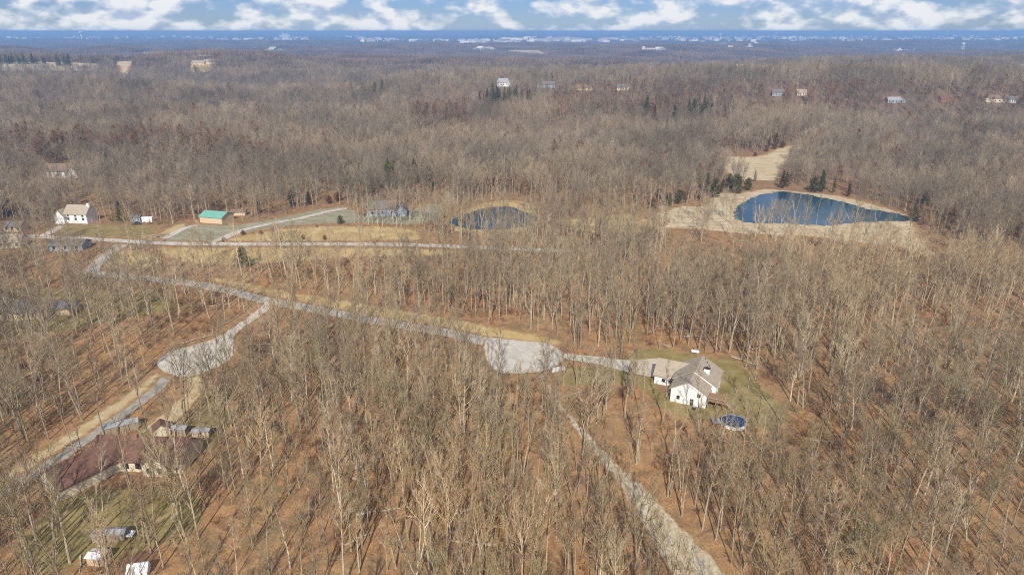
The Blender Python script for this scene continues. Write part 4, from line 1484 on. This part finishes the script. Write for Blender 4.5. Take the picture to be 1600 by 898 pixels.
def candidates(y0, y1, cell, slope=0.86, pad=45):
    half = y1 * slope + pad
    gx, gy = np.meshgrid(np.arange(-half, half, cell), np.arange(y0, y1, cell))
    X = gx.ravel() + rng.uniform(-.62, .62, gx.size) * cell
    Y = gy.ravel() + rng.uniform(-.62, .62, gy.size) * cell
    m = np.abs(X) < Y * slope + pad
    return X[m], Y[m]


X, Y = candidates(60, 620, 4.5)
dens = fnoise(X, Y, 23, 1.0)
keep = rng.uniform(0, 1, X.size) < np.clip(.67 + .95 * (dens - .4), .26, 1.0)
keep &= clear_mask(X, Y)
X, Y = X[keep], Y[keep]
# thinner, park-like standing around the lawns and the woods of the left lots
u_, v_ = project(X, Y, 0)
thin = ((u_ < 420) & (v_ > 430) & (v_ < 640)) | ((u_ > 640) & (u_ < 980) & (v_ > 430) & (v_ < 520))
keep = ~thin | (rng.uniform(0, 1, X.size) < .9)
for u0, u1, v0, v1, f in ((1000, 1250, 590, 740, .45), (740, 900, 560, 650, .55), (1040, 1490, 345, 445, .22), (235, 700, 395, 445, .55), (60, 350, 735, 900, .62), (60, 330, 640, 740, .75), (0, 330, 440, 540, .8), (835, 930, 590, 700, .65)):
    z_ = (u_ > u0) & (u_ < u1) & (v_ > v0) & (v_ < v1)
    keep &= ~z_ | (rng.uniform(0, 1, X.size) < f)
X, Y = X[keep], Y[keep]
# single trees that stand on lawns and banks in front of the wood edge
EXTRA = [(265, 690), (290, 650), (330, 640), (300, 625), (355, 665), (340, 615), (312, 700), (245, 852), (100, 830), (225, 850), (285, 830), (320, 790), (60, 860), (25, 840), (255, 885), (340, 745), (110, 880), (45, 890), (180, 800), (90, 830), (300, 800), (1035, 660), (1140, 690),
         (1185, 662), (1165, 640), (1222, 662), (1125, 548), (1165, 575), (1180, 592), (1030, 545), (1052, 543), (905, 600), (880, 602), (940, 612), (985, 618), (960, 600),
         (60, 520), (150, 500), (200, 490), (230, 470), (120, 460), (20, 530), (95, 530), (260, 480), (412, 408), (455, 405), (480, 400), (520, 405), (560, 400), (600, 398), (640, 396), (1230, 400), (1300, 395),
         (1205, 348), (1215, 350), (1275, 352), (1310, 352), (1180, 350), (1160, 345), (1140, 348), (1240, 352), (1360, 342), (1367, 343), (1374, 340), (1400, 342), (1120, 350), (1090, 352), (1100, 338), (1085, 345), (1112, 343), (1128, 340), (1135, 346), (1070, 350), (1060, 356), (1105, 356), (1150, 356), (1195, 356), (1255, 358), (1335, 355), (1390, 360), (1420, 366),
         (575, 345), (590, 350), (615, 348), (640, 345), (660, 350), (700, 352), (735, 350), (760, 352), (790, 350), (820, 352), (560, 345), (205, 392), (215, 398), (207, 396), (150, 436), (170, 442), (200, 440), (225, 444), (240, 447), (265, 450), (280, 456), (120, 430), (105, 420), (130, 408), (115, 400)] + [(553 + (k * 37) % 96, 344 + (k * 5) % 12) for k in range(16)] + [(700 + (k * 29) % 150, 349 + (k * 7) % 10) for k in range(16)]
EX = np.array(pxs(EXTRA))
X = np.concatenate([X, EX[:, 0]]); Y = np.concatenate([Y, EX[:, 1]])
n = len(X)
form = rng.choice(len(FORMS), n, p=FORM_W)
form[-2:] = 9
big = fnoise(X, Y, 60, 3.0)
S = (.60 + .56 * rng.beta(2.2, 1.5, n)) * (.9 + .2 * big)
RZ = rng.uniform(0, 2 * math.pi, n)
TILT = rng.normal(0, .05, (n, 2))
dist = np.hypot(np.hypot(X, Y), CAM_H)
Hs = np.array([f[1]['H'] for f in FORMS])[form] * S
# which of them the photograph shows largest: the nearest ones inside the frame
ut, vt = project(X, Y, Hs)
ub, vb = project(X, Y, 0)
inframe = (np.minimum(ut, ub) < 1600) & (np.maximum(ut, ub) > 0) & (vt < 880)
size = np.where(inframe, Hs / dist, 0)
near = np.argsort(-size)[:300]
is_near = np.zeros(n, bool); is_near[near] = True

# a few of these keep last year's leaves
TM, CM = [], []
for i, (T, C, _) in enumerate(PROTO):
    TM.append(mesh_from('trunk', T.V, T.F, 'bark'))
    CM.append(mesh_from('crown', C.V, C.F, 'twig_bark'))
TONES = [('pale grey', (1.28, 1.26, 1.25, 1)), ('tan', (1.0, .93, .82, 1)), ('grey-brown', (.80, .76, .72, 1)), ('olive grey', (.86, .92, .78, 1))]
TRK = np.array(strip(pxs(TRACK_PX), [8], 3))
MARKS = [   # name, outline, reach in metres
    ('beside the covered pool', np.array([[PO[0] + 5 * math.cos(a), PO[1] + 5 * math.sin(a)] for a in np.linspace(0, 6, 12)]), 9),
    ('on the lawn of the white house', KEEP_OFF[0][0], 4),
    ('beside the dirt track', TRK, 7),
    ('beside the round turnaround', np.array(CUL), 14),
    ('beside the teardrop turnaround', np.array(CULL), 12),
    ('beside the long gravel drive', np.array(strip(pxs(DRIVE_PX), [5], 4)), 8),
    ('by walls of the red-roofed house', KEEP_OFF[-2][0], 8),
    ('on the mossy lawn by the sheds', KEEP_OFF[4][0], 3),
]
WHERE = np.full(n, -1)
for k, (_, poly, reach) in enumerate(MARKS):
    sel = near[WHERE[near] < 0]
    dd = poly_dist(X[sel], Y[sel], poly)
    dd[in_poly(X[sel], Y[sel], poly)] = 0
    WHERE[sel[dd < reach]] = k
for k, (_, poly, reach) in enumerate(MARKS):
    sel = near[WHERE[near] < 0]
    dd = poly_dist(X[sel], Y[sel], poly)
    WHERE[sel[dd < reach * 2.2 + 6]] = k + 20
tk = np.array(pxs(TRACK_PX))
for j in near:
    f = form[j]
    tone = int(rng.randint(len(TONES)))
    if WHERE[j] >= 20:
        where = 'in woods near' + MARKS[WHERE[j] - 20][0].replace('beside', '').replace('on the lawn of', '').replace('by walls of', '').replace('on the mossy lawn by', '')
    elif WHERE[j] >= 0:
        where = MARKS[WHERE[j]][0]
    else:
        xt = np.interp(Y[j], tk[::-1, 1], tk[::-1, 0])
        where = ('in woods on the white house side' if X[j] > xt else
                 'in woods between dirt track and red-roofed house' if X[j] > RO[0] + 18 else 'in woods close to the red-roofed house')
    sz = 'large' if S[j] > 1.02 else 'young' if S[j] < .82 else 'mature'
    e = empty('bare_tree', (X[j], Y[j], 0), RZ[j], '%s %s %s bare tree %s' % (sz, FORMS[f][0], TONES[tone][0], where), 'tree', 'bare trees of the near woods', S[j])
    e.rotation_euler = (TILT[j, 0], TILT[j, 1], RZ[j])
    for nm, me in (('trunk', TM[f]), ('crown', CM[f])):
        o = add_obj(nm, me, e)
        o.color = TONES[tone][1]

# everything farther: the rest of the woods, one mass
hi = [joined('tree', T, C) for T, C, _ in PROTO]
lo, lo_leaf = [], []
WM = ('wood_bark', 'wood_twig', 'rust_leaf')      # darker copies of the bark and twig colours for the farther trees
for i in range(7):
    kw = dict(FORMS[(0, 1, 3, 4, 7, 5, 2)[i]][1]); kw['limbs'] = 13; kw['spread'] = kw.get('spread', 1) * 1.15; kw['r0'] = .15
    if 'base' in kw: kw['base'] *= .85
    lo.append(joined('tree', *make_bare_tree(700 + i, lod=1, **kw), mats=WM))
for i in range(3):
    kw = dict(FORMS[(4, 0, 9)[i]][1]); kw['limbs'] = 11
    lo_leaf.append(joined('tree', *make_bare_tree(800 + i, lod=1, leaves=.75, **kw), mats=WM))
coll = hidden_collection('woodland_tree', hi + lo + lo_leaf)
X2, Y2 = candidates(620, 1750, 5.9, .80)
k2 = (rng.uniform(0, 1, X2.size) < .55 + .45 * fnoise(X2, Y2, 60, 2.0)) & clear_mask(X2, Y2)
X2, Y2 = X2[k2], Y2[k2]
m = ~is_near
XA, YA = np.concatenate([X[m], X2]), np.concatenate([Y[m], Y2])
SA = np.concatenate([S[m], rng.uniform(.8, 1.2, len(X2))])
RA = np.concatenate([RZ[m], rng.uniform(0, 6.28, len(X2))])
TA = np.concatenate([TILT[m], rng.normal(0, .03, (len(X2), 2))])
dA = np.hypot(XA, YA)
IA = np.concatenate([form[m], np.zeros(len(X2), int)])
far = dA > rng.uniform(330, 500, len(dA))
IA[far] = 10 + rng.randint(0, 7, far.sum())
ua, va = project(XA, YA, height(XA, YA))
rusty = (((va > 148) & (va < 192) & (ua > 960)) | ((va > 150) & (va < 205) & (ua > 860) & (ua < 960)) | ((va > 178) & (va < 215) & (ua > 640) & (ua < 730)) | ((va > 235) & (va < 262) & (ua < 420)))
pr = np.where(rusty, .42, .03) * (0.4 + 1.2 * fnoise(XA, YA, 40, 5))
lf = far & (rng.uniform(0, 1, len(XA)) < pr)
IA[lf] = 17 + rng.randint(0, 3, lf.sum())
scatter('bare_woodland', np.stack([XA, YA, height(XA, YA)], 1), np.column_stack([TA, RA]), np.repeat(SA[:, None], 3, 1), IA, coll,
        'mass of leafless grey-brown trees covering the hills')

# undergrowth: saplings and brush over the forest floor
br = []
for i in range(6):
    T, C = MB(), MB()
    LFm = MB()
    r_ = random.Random(40 + i)
    for k in range(9):
        d = Vector((r_.gauss(0, .5), r_.gauss(0, .5), 1))
        st = grow(r_, Vector((r_.gauss(0, .25), r_.gauss(0, .25), -.1)), d, r_.uniform(1.0, 2.6), 3, .12, .05)
        C.tube(st, [.022, .017, .012, .006], 3, False)
        for z in range(7):
            p, d2 = at(st, r_.uniform(.25, .95))
            e = grow(r_, p, side(r_, d2, r_.uniform(.4, .9), r_.uniform(0, 6.28)), r_.uniform(.4, 1.0), 1, .1, .1)
            C.tube(e, [.010, .004], 3, False)
            if i >= 3:
                for w in range(4):
                    p4, _ = at(e, r_.random())
                    s = r_.uniform(.06, .13)
                    a = Vector((r_.gauss(0, 1), r_.gauss(0, 1), r_.gauss(0, 1))).normalized() * s
                    bb = Vector((r_.gauss(0, 1), r_.gauss(0, 1), r_.gauss(0, 1))).normalized() * s
                    LFm.raw([p4, p4 + a, p4 + a + bb, p4 + bb], [(0, 1, 2, 3)])
    V = C.V + LFm.V
    F = C.F + [tuple(len(C.V) + q_ for q_ in f) for f in LFm.F]
    me = mesh_from('brush', V, F, None, ['shrub_twig', 'rust_leaf'], [0] * len(C.F) + [1] * len(LFm.F))
    tint_attr(me, i)
    br.append(me)
for i in range(3):
    r_ = random.Random(70 + i)
    D = MB()
    ln = r_.uniform(5, 9)
    pts = [(-ln / 2 + ln * k / 5, r_.gauss(0, .1), .16 + .05 * k * (i == 1)) for k in range(6)]
    D.tube(pts, [.2, .18, .16, .13, .1, .05], 5)
    for k in range(8):
        p = Vector(pts[2 + k % 4])
        D.tube(grow(r_, p, Vector((.8, r_.choice((-1, 1)) * r_.uniform(.5, 1.3), r_.uniform(.1, .9))), r_.uniform(1.0, 2.6), 2, .12, 0), [.05, .03, .012], 3, False)
    me = mesh_from('brush', D.V, D.F, None, ['bark', 'rust_leaf'])
    tint_attr(me, i)
    br.append(me)
XB, YB = candidates(75, 420, 3.0)
kb = (rng.uniform(0, 1, XB.size) < np.clip(1.6 * (fnoise(XB, YB, 14, 7) - .38), .05, .8)) & clear_mask(XB, YB)
XB, YB = XB[kb], YB[kb]
nb = len(XB)
sb = rng.uniform(.6, 1.7, nb)
scatter('undergrowth', np.stack([XB, YB, np.zeros(nb)], 1), np.column_stack([np.zeros((nb, 2)), rng.uniform(0, 6.28, nb)]), np.repeat(sb[:, None], 3, 1),
        rng.choice(9, nb, p=[.21, .21, .20, .12, .10, .10, .02, .02, .02]), hidden_collection('brush', br), 'thin brown brush and saplings over the leaf litter')

# distant woods as patches of many small trees
pat = []
for i in range(5):
    r_ = random.Random(90 + i)
    V, F, Tn = [], [], []
    for k in range(95):
        x, y = r_.uniform(-36, 36), r_.uniform(-36, 36)
        H = r_.uniform(12, 21)
        tn = r_.uniform(.62, 1.25)
        warm = r_.random()
        col = (tn * (1 + .10 * warm), tn, tn * (1 - .06 * warm), 1)
        if r_.random() < .05:
            col = (tn * 1.25, tn * .75, tn * .55, 1)
        k0 = len(V)
        V += [(x - .25, y, -3), (x + .25, y, -3), (x, y + .25, -3), (x, y, H)]
        F += [(k0, k0 + 1, k0 + 3), (k0 + 1, k0 + 2, k0 + 3), (k0 + 2, k0, k0 + 3)]
        Tn += [col] * 4
        for b in range(26):
            z = H * r_.uniform(.38, .85)
            az = r_.uniform(0, 6.28)
            ln = r_.uniform(2.2, 4.6)
            ex, ey, ez = x + ln * math.cos(az), y + ln * math.sin(az), z + ln * r_.uniform(.5, 1.1)
            wd = r_.uniform(.10, .22)
            k0 = len(V)
            sx, sy = x + .3 * ln * math.cos(az + 1) , y + .3 * ln * math.sin(az + 1)
            V += [(sx - wd * math.sin(az), sy + wd * math.cos(az), z), (sx + wd * math.sin(az), sy - wd * math.cos(az), z), (ex, ey, ez), (ex, ey, ez - wd)]
            F += [(k0, k0 + 1, k0 + 2, k0 + 3)]
            Tn += [col] * 4
    me = mesh_from('patch', V, F, 'far_wood')
    a = me.attributes.new('tint', 'FLOAT_COLOR', 'POINT')
    a.data.foreach_set('color', np.array(Tn, np.float32).ravel())
    pat.append(me)


# the far town: pale roofs and walls crowded along the plain
TOWN = []
for (u0, u1, v0, v1, nn, wmax) in ((560, 700, 63, 66, 40, 90), (780, 960, 60, 67, 130, 110), (720, 790, 64, 68, 40, 90), (860, 900, 62, 64, 20, 150), (950, 1070, 58, 66, 70, 90), (1060, 1200, 60, 66, 60, 80), (1100, 1330, 57, 62, 90, 80), (1240, 1420, 58, 65, 110, 90), (1420, 1600, 57, 64, 90, 90),
                                   (540, 570, 57, 60, 16, 80), (270, 340, 58, 62, 24, 90), (340, 420, 60, 64, 24, 90), (430, 480, 60, 64, 34, 90), (0, 60, 57, 62, 16, 80), (90, 260, 58, 62, 40, 80), (380, 440, 76, 82, 14, 30), (740, 775, 76, 79, 18, 50),
                                   (1120, 1190, 70, 78, 16, 30), (1395, 1430, 78, 84, 12, 30), (1000, 1040, 78, 81, 10, 40), (560, 620, 60, 63, 20, 100)):
    for k in range(nn):
        TOWN.append((rng.uniform(u0, u1), rng.uniform(v0, v1), rng.uniform(.25, 1) ** 2 * wmax, k))
tb, tt = MB(), []
TP = []
for u, v, w, k in TOWN:
    q = px(u, v)
    d = float(np.hypot(*q))
    z = float(height(*q))
    hgt = rng.uniform(6, 15) * (1.5 if d > 6000 else 1.0)
    dp = w * rng.uniform(.4, .9) + 8
    n0 = len(tb.V)
    w += 8
    g = 3.0
    tb.raw([(q[0] - w / 2, q[1], z), (q[0] + w / 2, q[1], z), (q[0] + w / 2, q[1] + dp, z), (q[0] - w / 2, q[1] + dp, z),
            (q[0] - w / 2, q[1], z + hgt), (q[0] + w / 2, q[1], z + hgt), (q[0] + w / 2, q[1] + dp, z + hgt), (q[0] - w / 2, q[1] + dp, z + hgt),
            (q[0] - w / 2, q[1] + dp / 2, z + hgt + g), (q[0] + w / 2, q[1] + dp / 2, z + hgt + g)],
           [(0, 1, 5, 4), (1, 2, 6, 9, 5), (2, 3, 7, 6), (3, 0, 4, 8, 7), (4, 5, 9, 8), (6, 7, 8, 9)])
    c = rng.uniform(.45, 1.3)
    tt += [(c, c * rng.uniform(.92, 1.0), c * rng.uniform(.84, 1.0), 1)] * 10
    TP.append((q[0], q[1] - 10, w * .6 + 25))
me = mesh_from('far_town', tb.V, tb.F, 'town_wall')
a = me.attributes.new('tint', 'FLOAT_COLOR', 'POINT'); a.data.foreach_set('color', np.array(tt, np.float32).ravel())
add_obj('far_town', me, kind='stuff', label='pale buildings of a far town strung along the horizon')

XP, YP = [], []
for y0, y1, cell in ((1690, 3400, 58), (3400, 6200, 66), (6200, 9500, 110)):
    a, b = candidates(y0, y1, cell, .80, 80)
    XP.append(a); YP.append(b)
XP, YP = np.concatenate(XP), np.concatenate(YP)
kp = clear_mask(XP, YP)
tp_ = np.array(TP)
cellk = {}
for x, y, r_ in tp_:
    kp &= ~((np.abs(XP - x) < r_) & (np.abs(YP - y) < r_ * 1.3))
kp &= (fnoise(XP, YP, 420, 9) > .2) | (np.hypot(XP, YP) < 3000)
XP, YP = XP[kp], YP[kp]
npn = len(XP)
sp = rng.uniform(.9, 1.15, npn) * np.where(YP > 6200, 1.5, 1.0)
scatter('distant_woodland', np.stack([XP, YP, height(XP, YP)], 1), np.column_stack([np.zeros((npn, 2)), rng.uniform(0, 6.28, npn)]),
        np.column_stack([sp, sp, np.where(YP > 6200, .8, 1.0) * rng.uniform(.85, 1.15, npn)]), rng.randint(0, 5, npn), hidden_collection('wood_patch', pat),
        'far leafless woods fading into blue haze')

# ------------------------------------------------------------------ haze
HAZE_DENSITY = 1 / 6800.0
hm = bpy.data.materials.new('haze')
hm.use_nodes = True
nt = hm.node_tree
nt.nodes.clear()
ho = nt.nodes.new('ShaderNodeOutputMaterial')
pv = nt.nodes.new('ShaderNodeVolumePrincipled')
pv.inputs['Color'].default_value = (0.33, 0.58, 1.0, 1)
pv.inputs['Density'].default_value = HAZE_DENSITY
pv.inputs['Density Attribute'].default_value = ''
pv.inputs['Anisotropy'].default_value = 0.0
nt.links.new(pv.outputs[0], ho.inputs['Volume'])
MATS['haze'] = hm
try:
    hm.cycles.homogeneous_volume = True
except Exception:
    pass
hz = MB().box(-36000, 36000, -36000, 36000, -80, 107).build('haze', 'haze', None, kind='stuff', label='thin blue haze in the air over the plain')
